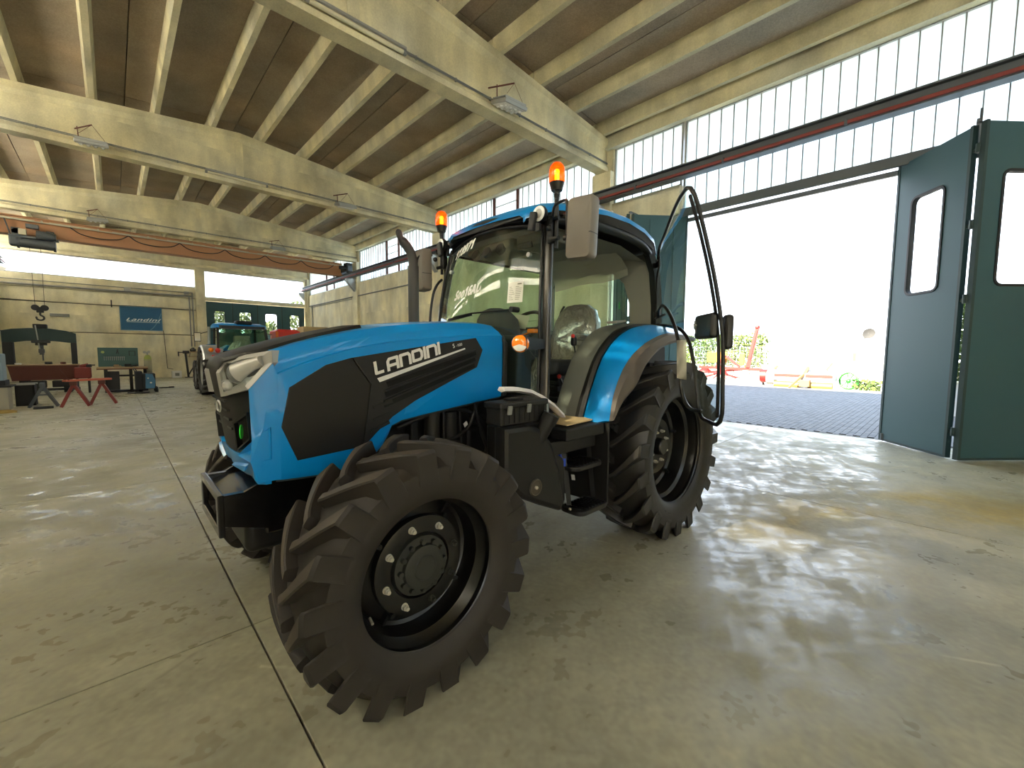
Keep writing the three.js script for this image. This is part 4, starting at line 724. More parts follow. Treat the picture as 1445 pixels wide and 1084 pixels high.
// seat in clear plastic, steering column, consoles, levers
{
  const s = part(T, 'seat', [loft([[1.40, 0.20, 3.06, 3.22], [1.46, 0.25, 3.10, 3.26], [1.62, 0.262, 3.13, 3.29], [1.78, 0.25, 3.17, 3.32], [1.89, 0.20, 3.20, 3.33], [1.945, 0.12, 3.23, 3.31], [1.955, 0.05, 3.25, 3.29]].map(([y, w, xa, xb], i) => Array.from({ length: 20 }, (_, k) => { const q = k / 20 * 2 * Math.PI, c = Math.sign(Math.cos(q)) * Math.pow(Math.abs(Math.cos(q)), 0.6), n = Math.sign(Math.sin(q)) * Math.pow(Math.abs(Math.sin(q)), 0.6), j = 0.007 * Math.sin(k * 2.3 + i * 1.9); return [(xa + xb) / 2 + c * (xb - xa) / 2 + j, y, zc(n * w + j)]; })), true, true, 70)], M.wrap, 'seat back wrapped in crinkled clear plastic');
  part(s, 'cushion', rbb(2.66, 3.2, 1.30, 1.43, zc(-0.25), zc(0.25), 0.05), M.dark);
  part(s, 'suspension', Array.from({ length: 5 }, (_, i) => rbb(2.74 + (i % 2) * 0.015, 3.12 - (i % 2) * 0.015, 1.06 + i * 0.048, 1.11 + i * 0.048, zc(-0.19), zc(0.19), 0.015)), M.black);
  part(s, 'armrest', [rbb(2.86, 3.2, 1.60, 1.66, zc(0.26), zc(0.33), 0.025), rod([3.18, 1.63, zc(0.29)], [3.18, 1.45, zc(0.27)], 0.02)], M.wrap);
  const d = part(T, 'dashboard', [loft([[1.50, 0.20, 2.13, 2.42], [1.66, 0.21, 2.12, 2.44], [1.76, 0.19, 2.13, 2.42], [1.825, 0.13, 2.16, 2.36], [1.845, 0.06, 2.20, 2.30]].map(([y, w, xa, xb]) => Array.from({ length: 16 }, (_, k) => { const q = k / 16 * 2 * Math.PI; return [(xa + xb) / 2 + Math.cos(q) * (xb - xa) / 2, y, zc(Math.sin(q) * w - 0.06)]; })), true, true, 60), rbb(2.16, 2.36, 1.04, 1.55, zc(-0.17), zc(0.05), 0.03)], M.dark);
  part(d, 'instrument_face', loft([0, 1].map((i) => [-0.14, -0.07, 0, 0.07, 0.14].map((z, j) => [2.40 + i * 0.05, 1.70 + i * 0.11 - Math.abs(z) * 0.15, zc(z + 0.0)])), false, false, 40), M.beige);
  const w = part(T, 'steering_wheel', [pose(new THREE.TorusGeometry(0.195, 0.015, 10, 36), 2.52, 1.70, zc(-0.02), 0, Math.PI / 2, 0).translate(-2.52, -1.70, -zc(-0.02)).applyMatrix4(new THREE.Matrix4().makeRotationZ(-0.75)).translate(2.52, 1.70, zc(-0.02)), rod([2.35, 1.55, zc(-0.02)], [2.52, 1.70, zc(-0.02)], 0.03), rod([2.50, 1.69, zc(-0.21)], [2.50, 1.69, zc(0.17)], 0.012)], M.black);
  part(T, 'light_stalk', [rod([2.42, 1.62, zc(0.02)], [2.40, 1.66, zc(0.22)], 0.008), rbb(2.37, 2.43, 1.645, 1.68, zc(0.18), zc(0.26), 0.012)], M.amberSolid, 'orange lever');
  part(T, 'side_console', [prism([[2.62, 1.05], [2.66, 1.35], [2.85, 1.50], [3.4, 1.58], [3.45, 1.05]], zc(0.36), zc(0.54), 0.02), mir(prism([[2.62, 1.05], [2.66, 1.35], [2.85, 1.50], [3.4, 1.58], [3.45, 1.05]], zc(0.36), zc(0.54), 0.02))], M.dark);
  const lever = part(T, 'gear_lever', rod([2.72, 1.38, zc(0.42)], [2.63, 1.56, zc(0.45)], 0.006), M.black);
  part(lever, 'knob', [rbox(0.045, 0.075, 0.045, 0.018, 2.62, 1.585, zc(0.455)), sph(0.02, 2.615, 1.62, zc(0.455))], M.black); part(lever, 'red_button', sph(0.016, 2.60, 1.625, zc(0.462)), M.red, 'red button');
  const l2 = part(T, 'hand_brake', rod([2.70, 1.15, zc(0.33)], [2.58, 1.30, zc(0.35)], 0.007), M.black); part(l2, 'knob', sph(0.018, 2.575, 1.305, zc(0.35)), M.red, 'red knob');
  part(T, 'side_cluster', [rbb(2.05, 2.2, 1.20, 1.62, zc(0.18), zc(0.42), 0.04)], M.dark);
  part(T, 'plastic_bag', loft([[1.12, 0.05], [1.2, 0.09], [1.34, 0.07], [1.46, 0.03]].map(([y, r], i) => Array.from({ length: 9 }, (_, k) => [2.26 + r * (1 + 0.3 * Math.sin(k * 2.6 + i)) * Math.cos(k / 9 * 6.283), y, zc(0.42) + r * (1 + 0.3 * Math.cos(k * 1.9 + i)) * Math.sin(k / 9 * 6.283)])), true, true, 10), M.wrap, 'crumpled clear plastic');
}
// fenders: inner trim, seal, blue crown and brown grey flare
{
  const cr = (pts) => { const c = curve(pts.map((p) => [...p, 0])); return Array.from({ length: 33 }, (_, i) => { const q = c.getPointAt(i / 32); return [q.x, q.y]; }); };
  const I = cr([[2.33, 0.985], [2.38, 1.12], [2.45, 1.27], [2.58, 1.48], [2.80, 1.64], [3.05, 1.70], [3.35, 1.712], [3.55, 1.69], [3.66, 1.66]]);
  const O = cr([[2.355, 1.045], [2.40, 1.22], [2.53, 1.41], [2.73, 1.54], [3.08, 1.645], [3.35, 1.652], [3.52, 1.64], [3.60, 1.625]]);
  const F = cr([[2.36, 1.06], [2.47, 1.16], [2.64, 1.27], [2.77, 1.41], [3.0, 1.54], [3.30, 1.595], [3.48, 1.60], [3.58, 1.605]]);
  const mid = (a, b, t) => a.map((p, i) => [p[0] + (b[i][0] - p[0]) * t, p[1] + (b[i][1] - p[1]) * t]);
  const out = (a, d) => a.map((p, i) => { const q = a[Math.max(0, i - 1)], r = a[Math.min(a.length - 1, i + 1)], tx = r[0] - q[0], ty = r[1] - q[1], l = Math.hypot(tx, ty); return [p[0] - ty / l * d, p[1] + tx / l * d]; });
  const strip = (bands) => loft(Array.from({ length: 33 }, (_, i) => bands.map(([c, z]) => [c[i][0], c[i][1], z])), true, true, 32);
  for (const m of both) {
    const f = part(T, 'fender', m(strip([[out(I, -0.02), zc(0.74)], [I, zc(0.77)], [out(I, 0.012), zc(0.80)], [out(mid(I, O, 0.5), 0.024), zc(0.87)], [out(O, 0.012), zc(0.945)], [O, zc(0.968)], [out(O, -0.018), zc(0.965)], [out(mid(I, O, 0.5), -0.006), zc(0.87)]])), M.blue);
    part(f, 'flare', m(strip([[O, zc(0.966)], [out(mid(O, F, 0.25), 0.004), zc(0.995)], [mid(O, F, 0.8), zc(1.004)], [F, zc(0.995)], [out(F, -0.010), zc(0.985)], [out(mid(O, F, 0.5), -0.010), zc(0.975)]])), M.flare);
    part(f, 'seal', m(strip([[out(I, 0.022), zc(0.70)], [out(I, 0.026), zc(0.735)], [out(I, 0.010), zc(0.76)], [out(I, -0.02), zc(0.755)], [out(I, -0.02), zc(0.70)]])), M.black);
    part(f, 'inner_trim', m(strip([[out(I, 0.030), zc(0.52)], [out(I, 0.036), zc(0.60)], [out(I, 0.024), zc(0.705)], [out(I, -0.03), zc(0.705)], [out(I, -0.03), zc(0.52)]])), M.trimGrey);
    part(f, 'inner_wall', m(prism([...I.map((p) => [p[0] + 0.02, p[1] - 0.02]), [4.02, 1.55], [4.05, 1.0], [2.4, 1.0]], zc(0.50), zc(0.515))), M.dark);
    part(f, 'trim_cap', m(rbox(0.14, 0.02, 0.10, 0.008, 2.96, 1.745, zc(0.62), 0, 0, 0.12)), M.liner);
  }
  part(T, 'splash_shield', prismX([[zc(0.50), 0.45], [zc(0.955), 0.47], [zc(0.955), 1.03], [zc(0.50), 1.03]], 2.37, 2.385, 0.004), M.satin);
}
// fuel tank, filler, toolbox and steps on the near side
{
  const t = part(T, 'fuel_tank', prism([[1.49, 0.80], [1.62, 0.675], [1.80, 0.585], [1.98, 0.505], [2.015, 0.56], [1.955, 0.80], [1.89, 0.95], [1.80, 1.05], [1.68, 1.085], [1.49, 1.09]], zc(0.785), zc(0.885), 0.03), M.black);
  part(t, 'tank_body', rbb(1.66, 1.92, 0.72, 1.06, zc(0.52), zc(0.80), 0.03), M.black);
  part(t, 'tank_tail', prism([[1.90, 0.56], [2.03, 0.505], [2.06, 0.55], [2.055, 0.82], [1.96, 0.87]], zc(0.45), zc(0.85), 0.02), M.satin);
  part(t, 'filler_neck', [rod([1.79, 0.97, zc(0.84)], [1.835, 1.09, zc(0.885)], 0.045, 20), rod([1.83, 1.08, zc(0.882)], [1.85, 1.135, zc(0.902)], 0.05, 20)], M.black);
  part(t, 'filler_tag', box(0.022, 0.05, 0.003, 1.84, 1.17, zc(0.88), 0, 0.3, 0.05), M.galv);
  part(t, 'drain_recess', [pose(revolve([[0.040, 0.004], [0.046, 0.008], [0.050, 0.002], [0.050, -0.01]], 28, 30), 1.735, 0.715, zc(0.888)), cyl(0.040, 0.040, 0.004, 28, 1.735, 0.715, zc(0.886), Math.PI / 2)], M.joint);
  part(t, 'drain_key', rod([1.735, 0.715, zc(0.886)], [1.735, 0.715, zc(0.90)], 0.010, 12), M.chrome);
  const b = part(T, 'toolbox', [rbb(1.50, 1.87, 1.09, 1.195, zc(0.715), zc(0.845), 0.012), ...Array.from({ length: 9 }, (_, i) => bb(1.52 + i * 0.04, 1.526 + i * 0.04, 1.105, 1.19, zc(0.84), zc(0.849)))], M.satin);
  part(b, 'lid', [rbb(1.49, 1.88, 1.185, 1.222, zc(0.705), zc(0.855), 0.012), rbb(1.60, 1.72, 1.222, 1.236, zc(0.75), zc(0.80), 0.006)], M.satin);
  for (const x of [1.55, 1.70]) part(b, 'latch', rbox(0.03, 0.05, 0.012, 0.004, x, 1.18, zc(0.862), 0.15), M.grey);
  part(T, 'battery_clip', bb(1.88, 1.90, 1.10, 1.2, zc(0.80), zc(0.83)), M.satin);
  const s = part(T, 'step_ladder', [bar([2.03, 1.0, zc(0.83)], [2.07, 0.52, zc(0.87)], 0.006, 0.03), bar([2.34, 0.98, zc(0.80)], [2.36, 0.50, zc(0.85)], 0.006, 0.03), rbb(2.03, 2.36, 0.90, 0.965, zc(0.70), zc(0.80), 0.01), prismX([[zc(0.45), 0.52], [zc(0.66), 0.52], [zc(0.62), 0.98], [zc(0.45), 0.98]], 2.06, 2.35, 0.02)], M.satin);
  for (const [y, d, x0, x1] of [[0.775, 0.86, 2.045, 2.365], [0.495, 0.90, 2.06, 2.38]]) {
    const tr = part(s, 'tread', prismY(roundRect(x0, zc(d - 0.12), x1, zc(d + 0.075), 0.06, 6), y - 0.03, y, 0.008, Array.from({ length: 2 }, (_, i) => roundRect(x0 + 0.05, zc(d - 0.085 + i * 0.07), x1 - 0.05, zc(d - 0.045 + i * 0.07), 0.012, 2))), M.black);
    part(tr, 'grip', Array.from({ length: 7 }, (_, i) => rbox(0.014, 0.012, 0.15, 0.004, x0 + 0.06 + i * (x1 - x0 - 0.12) / 6, y + 0.002, zc(d - 0.02), 0, 0.2)), M.gloss);
  }
  part(T, 'blue_cap', [cyl(0.035, 0.035, 0.05, 8, 2.045, 0.80, zc(0.82)), cyl(0.018, 0.024, 0.035, 8, 2.045, 0.84, zc(0.82))], M.blueCap, 'bright blue filler cap');
  part(T, 'white_tag', [box(0.003, 0.05, 0.025, 2.30, 0.62, zc(0.72), 0, 0.4, 0.5), box(0.003, 0.03, 0.02, 2.04, 0.86, zc(0.80), 0.3)], M.white);
  for (const [x, y, d] of [[2.08, 0.93, 0.805], [2.2, 0.94, 0.805], [2.06, 0.5, 0.885], [2.32, 0.95, 0.805]]) part(s, 'screw', cyl(0.008, 0.008, 0.012, 8, x, y, zc(d), Math.PI / 2), M.chrome);
}
// lamps, beacons, mirrors
for (const [i, m] of both.entries()) {
  const lampAt = [2.085, 2.41, zc(0.570)];
  const wl = part(T, 'work_lamp', m(mg([pose(revolve([[0.052, -0.01], [0.056, 0.01], [0.048, 0.03], [0.03, 0.045], [0.0, 0.05]], 24, 40).applyMatrix4(new THREE.Matrix4().makeRotationY(Math.PI)), ...lampAt, 0, -1.5, 0), box(0.02, 0.09, 0.03, 2.12, 2.36, zc(0.53))])), M.black);
  part(wl, 'lamp_ring', m(pose(revolve([[0.050, 0.0], [0.050, 0.010], [0.030, 0.012], [0.028, 0.004]], 28, 30), ...lampAt, 0, -1.5, 0)), M.lampGlass, 'white lamp ring');
  part(wl, 'lamp_lens', m(pose(new THREE.CylinderGeometry(0.030, 0.030, 0.008, 20).rotateX(Math.PI / 2), lampAt[0] - 0.005, lampAt[1], lampAt[2], 0, -1.5, 0)), M.reflector);
  const br = part(T, 'mirror_bracket', m(mg([tube([[2.15, 2.32, zc(0.61)], [2.12, 2.35, zc(0.64)], [2.10, 2.38, zc(0.67)]], 0.010), rbb(2.12, 2.17, 2.22, 2.40, zc(0.60), zc(0.65), 0.01), rod([2.15, 2.18, zc(0.662)], [2.15, 2.42, zc(0.662)], 0.013), sph(0.02, 2.08, 2.30, zc(0.66)), rod([2.13, 2.24, zc(0.62)], [2.13, 2.24, zc(0.70)], 0.016), rod([2.13, 2.37, zc(0.62)], [2.13, 2.37, zc(0.70)], 0.014), rbox(0.03, 0.12, 0.05, 0.008, 2.05, 2.36, zc(0.54), 0.2)])), M.black);
  const b = part(T, 'beacon', m(mg([cyl(0.050, 0.036, 0.05, 20, 2.15, 2.575, zc(0.662)), ...Array.from({ length: 6 }, (_, k) => cyl(0.020 - k * 0.001, 0.020 - k * 0.001, 0.010, 14, 2.15, 2.545 - k * 0.015, zc(0.662))), cyl(0.014, 0.016, 0.20, 12, 2.15, 2.46, zc(0.662))])), M.black);
  part(b, 'beacon_dome', m(pose(revolve([[0.050, 0.0], [0.052, 0.01], [0.051, 0.07], [0.045, 0.100], [0.030, 0.120], [0.0, 0.128]], 28, 50).rotateX(-Math.PI / 2), 2.15, 2.60, zc(0.662))), M.amber, 'glowing amber dome');
  part(b, 'beacon_bulb', m(mg([cyl(0.016, 0.016, 0.05, 12, 2.15, 2.645, zc(0.662)), sph(0.018, 2.15, 2.67, zc(0.662))])), new THREE.MeshStandardMaterial({ color: 0xffa030, emissive: new THREE.Color(1, 0.42, 0.05), emissiveIntensity: 3 }));
  const pl = new THREE.PointLight(0xff8a2a, 0.05, 0, 2); pl.position.set(2.15, 2.655, i ? zc(-0.662) : zc(0.662)); pl.castShadow = true; scene.add(pl);
  // mirror: arm and housing
  const near = i === 0, mz = near ? 0.96 : 0.78, yaw = near ? 0.12 : -0.12, mx = near ? 2.03 : 2.03, my = near ? 2.225 : 2.215;
  const put = (g) => pose(g, mx, my, near ? zc(mz) : zc(-mz), near ? 0.04 : 0, yaw, 0);
  const h = part(T, 'mirror', put(loft([[-0.045, 0.84], [-0.038, 0.94], [-0.015, 1.0], [0.035, 1.0], [0.045, 0.97]].map(([x, s]) => roundRect(-0.085 * s, -0.182 * s, 0.085 * s, 0.182 * s, 0.028, 4).map(([z, y]) => [x, y, z])), true, true, 30)), M.mirrorBack);
  part(h, 'mirror_seam', put(mg([box(0.088, 0.004, 0.172, 0.0, -0.035, 0)])), M.black);
  part(h, 'mirror_glass', put(prismX(roundRect(-0.074, -0.168, 0.074, 0.168, 0.02), 0.041, 0.044)), std([0.8, 0.8, 0.8], 0.03, { metalness: 1 }));
  const sg = near ? 1 : -1;
  part(h, 'mirror_arm', near ? mg([tube([[2.07, 2.37, zc(0.70)], [2.02, 2.40, zc(0.76)], [2.0, 2.405, zc(0.86)], [1.985, 2.38, zc(0.885)], [1.985, 2.32, zc(0.885)], [1.99, 2.16, zc(0.885)], [1.99, 2.10, zc(0.885)]], 0.009), rod([1.985, 2.31, zc(0.86)], [2.02, 2.31, zc(0.93)], 0.016), rod([1.985, 2.18, zc(0.86)], [2.02, 2.18, zc(0.93)], 0.016)]) : mg([tube([[2.07, 2.34, zc(-0.70)], [2.0, 2.34, zc(-0.74)], [1.98, 2.32, zc(-0.78)], [1.975, 2.26, zc(-0.80)], [1.975, 2.10, zc(-0.80)]], 0.009), rod([1.975, 2.29, zc(-0.82)], [2.0, 2.29, zc(-0.80)], 0.016), rod([1.975, 2.13, zc(-0.82)], [2.0, 2.13, zc(-0.80)], 0.016)]), M.black);
  // front turn signal on an arm
  const ts = part(T, 'turn_signal', m(mg([loft([[2.08, 0.62, 0.030, 0.02], [1.98, 0.66, 0.034, 0.022], [1.86, 0.70, 0.036, 0.024], [1.80, 0.715, 0.036, 0.03], [1.775, 0.72, 0.046, 0.046]].map(([x, d, hy, hz]) => [[x, 1.55 - hy, zc(d - hz)], [x, 1.55 - hy, zc(d + hz)], [x, 1.55 + hy, zc(d + hz)], [x, 1.55 + hy, zc(d - hz)]]), true, true, 30)])), M.satin);
  part(ts, 'signal_lens', m(pose(revolve([[0.052, -0.03], [0.053, 0.0], [0.046, 0.014], [0.02, 0.022], [0, 0.024]], 28, 50), 1.765, 1.548, zc(0.72), 0, -0.95, 0)), M.amberSolid, 'amber turn signal lens');
  part(ts, 'clear_lens', m(pose(loft([[0.044, 0.0155], [0.02, 0.0235], [0.002, 0.026]].map(([r, z]) => Array.from({ length: 12 }, (_, k) => { const q = Math.PI * (1.1 + 0.8 * k / 11); return [r * Math.cos(q), r * Math.sin(q) * 0.95 - 0.004, z]; })), false, false, 50), 1.765, 1.548, zc(0.72), 0, -0.95, 0)), M.lampGlass, 'clear lower part of the lens');
}
// near cab door, swung open
{
  const H = [3.53, -1.83], d = [-0.73, 0.684], n = [-0.684, -0.73];
  const P = (s, y, off = 0) => { const o = 0.20 * Math.pow(Math.max(0, (y - 1.5) / 0.95), 1.5) * Math.min(1, Math.max(0, s) / 1.25) + off; return [H[0] + s * d[0] + o * n[0], y, H[1] + s * d[1] + o * n[1]]; };
  const bottom = [[0.0, 1.745], [0.13, 1.735], [0.42, 1.71], [0.66, 1.67], [0.82, 1.58], [0.92, 1.42], [0.99, 1.26], [1.04, 1.13], [1.08, 1.085]], front = [[1.325, 2.40], [1.335, 2.2], [1.345, 1.9], [1.355, 1.6], [1.37, 1.3], [1.375, 1.13], [1.35, 1.085]];
  const top = [[0, 2.385], [0.35, 2.44], [0.8, 2.475], [1.15, 2.47], [1.29, 2.45]];
  const at = (list, y, f) => { for (let i = 0; i + 1 < list.length; i++) { const [a, b] = [list[i], list[i + 1]]; if ((a[1] - y) * (b[1] - y) <= 0 && a[1] !== b[1]) return a[0] + (b[0] - a[0]) * (y - a[1]) / (b[1] - a[1]); } return f; };
  const rows = [1.09, 1.18, 1.3, 1.42, 1.55, 1.66, 1.72, 1.745, 1.9, 2.05, 2.2, 2.32, 2.40];
  const grid = rows.map((y) => { const l = y >= 1.745 ? 0 : at(bottom, y, 1.06), r = at(front, y, 1.35); return Array.from({ length: 9 }, (_, k) => { const s = l + (r - l) * k / 8; const yy = y === 2.40 ? Math.min(2.47, 2.385 + 0.09 * Math.sin(Math.min(1, s / 1.1) * Math.PI / 2)) : y; return P(s, yy); }); });
  const door = part(T, 'cab_door', loft(grid, false, false, 60), M.doorGlass);
  part(door, 'door_frame', tube([...bottom, [1.2, 1.075], [1.33, 1.08], ...front.slice().reverse().slice(1), ...top.slice().reverse(), [0, 2.1], [0, 1.745]].map(([s, y]) => P(s, y)), 0.0125, 8, 4), M.black);
  part(door, 'door_seal', tube([...front.slice(0, -1)].map(([s, y]) => P(s - 0.03, y, 0.012)), 0.010, 6, 4), M.satin);
  part(door, 'lock_box', [rbox(0.26, 0.15, 0.05, 0.02, 0, 0, 0).applyMatrix4(new THREE.Matrix4().makeBasis(V(d[0], 0, d[1]), V(0, 1, 0), V(n[0], 0, n[1])).setPosition(...P(1.21, 1.66, 0.03)))], M.black);
  part(door, 'lock_lever', [poly([P(1.10, 1.68, 0.06), P(1.13, 1.65, 0.07), P(1.16, 1.67, 0.07)], 0.005), rod(P(1.12, 1.70, 0.06), P(1.12, 1.62, 0.06), 0.006)], M.galv);
  part(door, 'outer_handle', [rbox(0.06, 0.20, 0.05, 0.02).applyMatrix4(new THREE.Matrix4().makeBasis(V(d[0], 0, d[1]), V(0, 1, 0), V(n[0], 0, n[1])).setPosition(...P(1.345, 1.62, -0.035)))], M.black);
  part(door, 'grab_bar', tube([P(0.26, 1.80, 0.05), P(0.36, 1.85, 0.07), P(0.50, 1.86, 0.075), P(0.64, 1.80, 0.075), P(0.76, 1.69, 0.075), P(0.84, 1.55, 0.075), P(0.88, 1.36, 0.075), P(0.94, 1.20, 0.07), P(1.02, 1.13, 0.05), P(1.10, 1.125, 0.01)], 0.013), M.black);
  part(door, 'gas_strut', [rod(P(0.03, 1.80, 0.02), P(0.44, 1.80, 0.05), 0.009), rod(P(0.03, 1.86, 0.02), P(0.03, 1.78, 0.02), 0.016)], M.black);
  for (const y of [1.84, 2.27]) part(door, 'hinge', [rod(P(-0.015, y - 0.05, 0.01), P(-0.015, y + 0.05, 0.01), 0.014), rbox(0.10, 0.05, 0.015, 0.005).applyMatrix4(new THREE.Matrix4().makeBasis(V(d[0], 0, d[1]), V(0, 1, 0), V(n[0], 0, n[1])).setPosition(...P(0.05, y, 0.012)))], M.black);
  part(door, 'hinge_bracket', tube([P(0.10, 2.32, 0.01), P(0.12, 2.24, 0.012), P(0.04, 2.17, 0.012), P(0.035, 1.95, 0.012), P(0.035, 1.80, 0.012)], 0.009), M.black);
  part(door, 'document_sleeve', loft([0, 1].map((i) => [0, 0.5, 1].map((t) => P(0.87 + t * 0.19 + i * 0.02, 1.585 - i * 0.26, 0.10 + 0.01 * Math.sin(t * 3)))), false, false, 40), phy([0.62, 0.60, 0.50], 0.3, { transmission: 0.35, thickness: 0 }), 'paper in a clear sleeve hung on the grab bar');
}
// ================================================================ lamps under the girders
function floodlight(x, y, z, yaw, label) {
  const o = thing('floodlight', label, 'lamp', [x, y, z], 'floodlights hung on the girders'), R = (g) => pose(g, x, y, z, 0.28, yaw, 0.05);
  part(o, 'housing', [R(rbox(0.56, 0.07, 0.44, 0.015)), ...Array.from({ length: 9 }, (_, i) => R(box(0.52, 0.05, 0.008, 0, 0.055, -0.18 + i * 0.045)))], M.galv);
  part(o, 'diffuser', R(rbox(0.50, 0.012, 0.38, 0.004, 0, -0.037, 0)), M.white);
  for (let i = 0; i < 4; i++) for (let j = 0; j < 3; j++) part(o, 'lens', R(pose(new THREE.SphereGeometry(0.04, 10, 5, 0, 6.2832, 0, 1.3), -0.18 + i * 0.12, -0.04, -0.12 + j * 0.12, Math.PI)), M.lampGlass);
  part(o, 'bracket', [rod([x - 0.20, y + 0.02, z - 0.12], [x - 0.22, y + 0.33, z - 0.10], 0.010, 6), rod([x - 0.26, y + 0.34, z - 0.305], [x + 0.02, y + 0.36, z + 0.12], 0.014, 6), rod([x + 0.02, y + 0.36, z + 0.12], [x - 0.22, y + 0.06, z + 0.18], 0.004, 4), rod([x + 0.02, y + 0.36, z + 0.12], [x + 0.22, y + 0.06, z + 0.15], 0.004, 4)], M.rustRed);
}
floodlight(5.66, 6.15, -6.05, 0.0, 'square floodlight on the nearest girder, above the tractor cab');
floodlight(5.62, 6.12, -13.65, 0.0, 'small floodlight on the second girder, left of the far amber beacon');
floodlight(-0.12, 6.13, -13.65, 0.0, 'small floodlight near the left end of the second girder');
floodlight(5.62, 6.07, -21.25, 0.0, 'small floodlight on the third girder, nearest the crane end');
floodlight(-0.17, 6.08, -21.25, 0.0, 'small floodlight on the third girder, nearest the hoist');
function tubeLight(x0, x1, y, z, label) {
  const o = thing('tube_light', label, 'lamp', [(x0 + x1) / 2, y, z]);
  part(o, 'tray', [bb(x0, x1, y + 0.03, y + 0.07, z - 0.05, z + 0.05)], M.galv);
  part(o, 'tube', [rod([x0 + 0.03, y, z], [x1 - 0.03, y, z], 0.032, 12)], M.beam);
  part(o, 'end_cap', [rod([x0 - 0.01, y, z], [x0 + 0.04, y, z], 0.036, 12), rod([x1 - 0.04, y, z], [x1 + 0.01, y, z], 0.036, 12)], M.grey);
}
tubeLight(2.10, 3.58, 6.20, -6.24, 'long unlit tube light along the nearest girder');
tubeLight(2.0, 3.45, 6.20, -13.85, 'unlit tube light along the middle of the second girder');

// ================================================================ overhead crane and hoist
{
  const o = thing('overhead_crane', 'orange overhead crane bridge spanning the hall in front of the far windows', 'crane', [2.8, 5.5, -22.45]);
  part(o, 'bridge_girder', [bb(-3.3, 8.9, 5.44, 6.02, -22.58, -22.32), bb(-3.3, 8.9, 5.41, 5.44, -22.68, -22.22), bb(-3.3, 8.9, 6.02, 6.045, -22.66, -22.24)], M.orange);
  for (const x of [-3.37, 8.97]) {
    const e = part(o, 'end_carriage', [rbb(x - 0.12, x + 0.12, 5.56, 5.82, -23.5, -21.4, 0.02)], M.steel);
    part(e, 'wheel', [rod([x - 0.06, 5.60, -23.2], [x + 0.06, 5.60, -23.2], 0.09, 18), rod([x - 0.06, 5.60, -21.7], [x + 0.06, 5.60, -21.7], 0.09, 18)], M.dark);
    part(e, 'drive_motor', [rod([x - Math.sign(x) * 0.12, 5.72, -21.65], [x - Math.sign(x) * 0.45, 5.72, -21.65], 0.09, 14), rbb(x - 0.15, x + 0.15, 5.82, 5.98, -21.9, -21.5, 0.02)], M.dark);
  }
  part(o, 'festoon_track', [bb(-3.2, 8.6, 5.86, 5.90, -22.14, -22.08), ...Array.from({ length: 8 }, (_, i) => bb(-3.0 + i * 1.6, -1.75 + i * 1.6, 5.90, 5.925, -22.16, -22.10)), ...Array.from({ length: 9 }, (_, i) => bb(-3.0 + i * 1.4, -2.96 + i * 1.4, 5.88, 5.95, -22.34, -22.08))], M.beige);
  for (let i = 0; i < 6; i++) { const x = -0.9 + i * 1.55; part(o, 'festoon_cable', tube([[x, 5.86, -22.11], [x + 0.25, 5.68, -22.11], [x + 0.77, 5.60, -22.11], [x + 1.3, 5.68, -22.11], [x + 1.55, 5.86, -22.11]], 0.018, 6), M.dark); }
  const h = thing('hoist', 'dark electric rope hoist on the crane bridge, its hook hanging over the press', 'hoist', [-1.75, 5.2, -22.1]);
  part(h, 'drum', [rod([-2.15, 5.12, -22.1], [-1.30, 5.12, -22.1], 0.16, 22), rod([-2.18, 5.12, -22.1], [-2.12, 5.12, -22.1], 0.20, 22), rod([-1.34, 5.12, -22.1], [-1.28, 5.12, -22.1], 0.20, 22)], M.steel);
  part(h, 'motor', [rod([-1.72, 5.42, -22.0], [-1.30, 5.40, -22.0], 0.15, 20), rod([-1.34, 5.40, -22.0], [-1.26, 5.40, -22.0], 0.12, 20)], M.steel);
  part(h, 'gearbox', [rbb(-2.35, -2.05, 4.98, 5.30, -22.25, -21.95, 0.05)], M.steel);
  part(h, 'trolley', [bb(-2.35, -1.2, 5.28, 5.34, -22.2, -21.98), rbb(-2.3, -2.1, 5.3, 5.62, -22.22, -22.16), rbb(-1.5, -1.3, 5.3, 5.62, -22.22, -22.16), rod([-2.2, 5.5, -22.24], [-2.2, 5.5, -22.16], 0.09, 16), rod([-1.4, 5.5, -22.24], [-1.4, 5.5, -22.16], 0.09, 16)], M.steel);
  part(h, 'control_box', [rbb(-2.12, -1.94, 5.36, 5.56, -22.1, -21.94, 0.01)], M.beige);
  part(h, 'second_box', [rbb(-1.95, -1.65, 5.62, 5.76, -22.15, -21.98, 0.01), rod([-2.3, 5.3, -22.05], [-2.42, 5.86, -22.1], 0.02, 6)], M.steel);
  part(h, 'rope', [rod([-1.90, 5.10, -22.0], [-1.88, 2.98, -22.0], 0.007, 6), rod([-1.64, 5.10, -22.0], [-1.66, 2.98, -22.0], 0.007, 6)], M.dark);
  const hb = part(h, 'hook_block', [rod([-1.91, 2.93, -22.0], [-1.63, 2.93, -22.0], 0.03, 10), rod([-1.88, 2.93, -22.05], [-1.88, 2.93, -21.95], 0.10, 18), rod([-1.66, 2.93, -22.05], [-1.66, 2.93, -21.95], 0.10, 18), rbb(-1.86, -1.68, 2.76, 2.95, -22.05, -21.95, 0.02)], M.dark);
  part(hb, 'hook', tube([[-1.77, 2.78, -22], [-1.77, 2.68, -22], [-1.70, 2.62, -22], [-1.70, 2.54, -22], [-1.77, 2.50, -22], [-1.85, 2.53, -22], [-1.87, 2.60, -22]], 0.028, 10), M.dark);
}
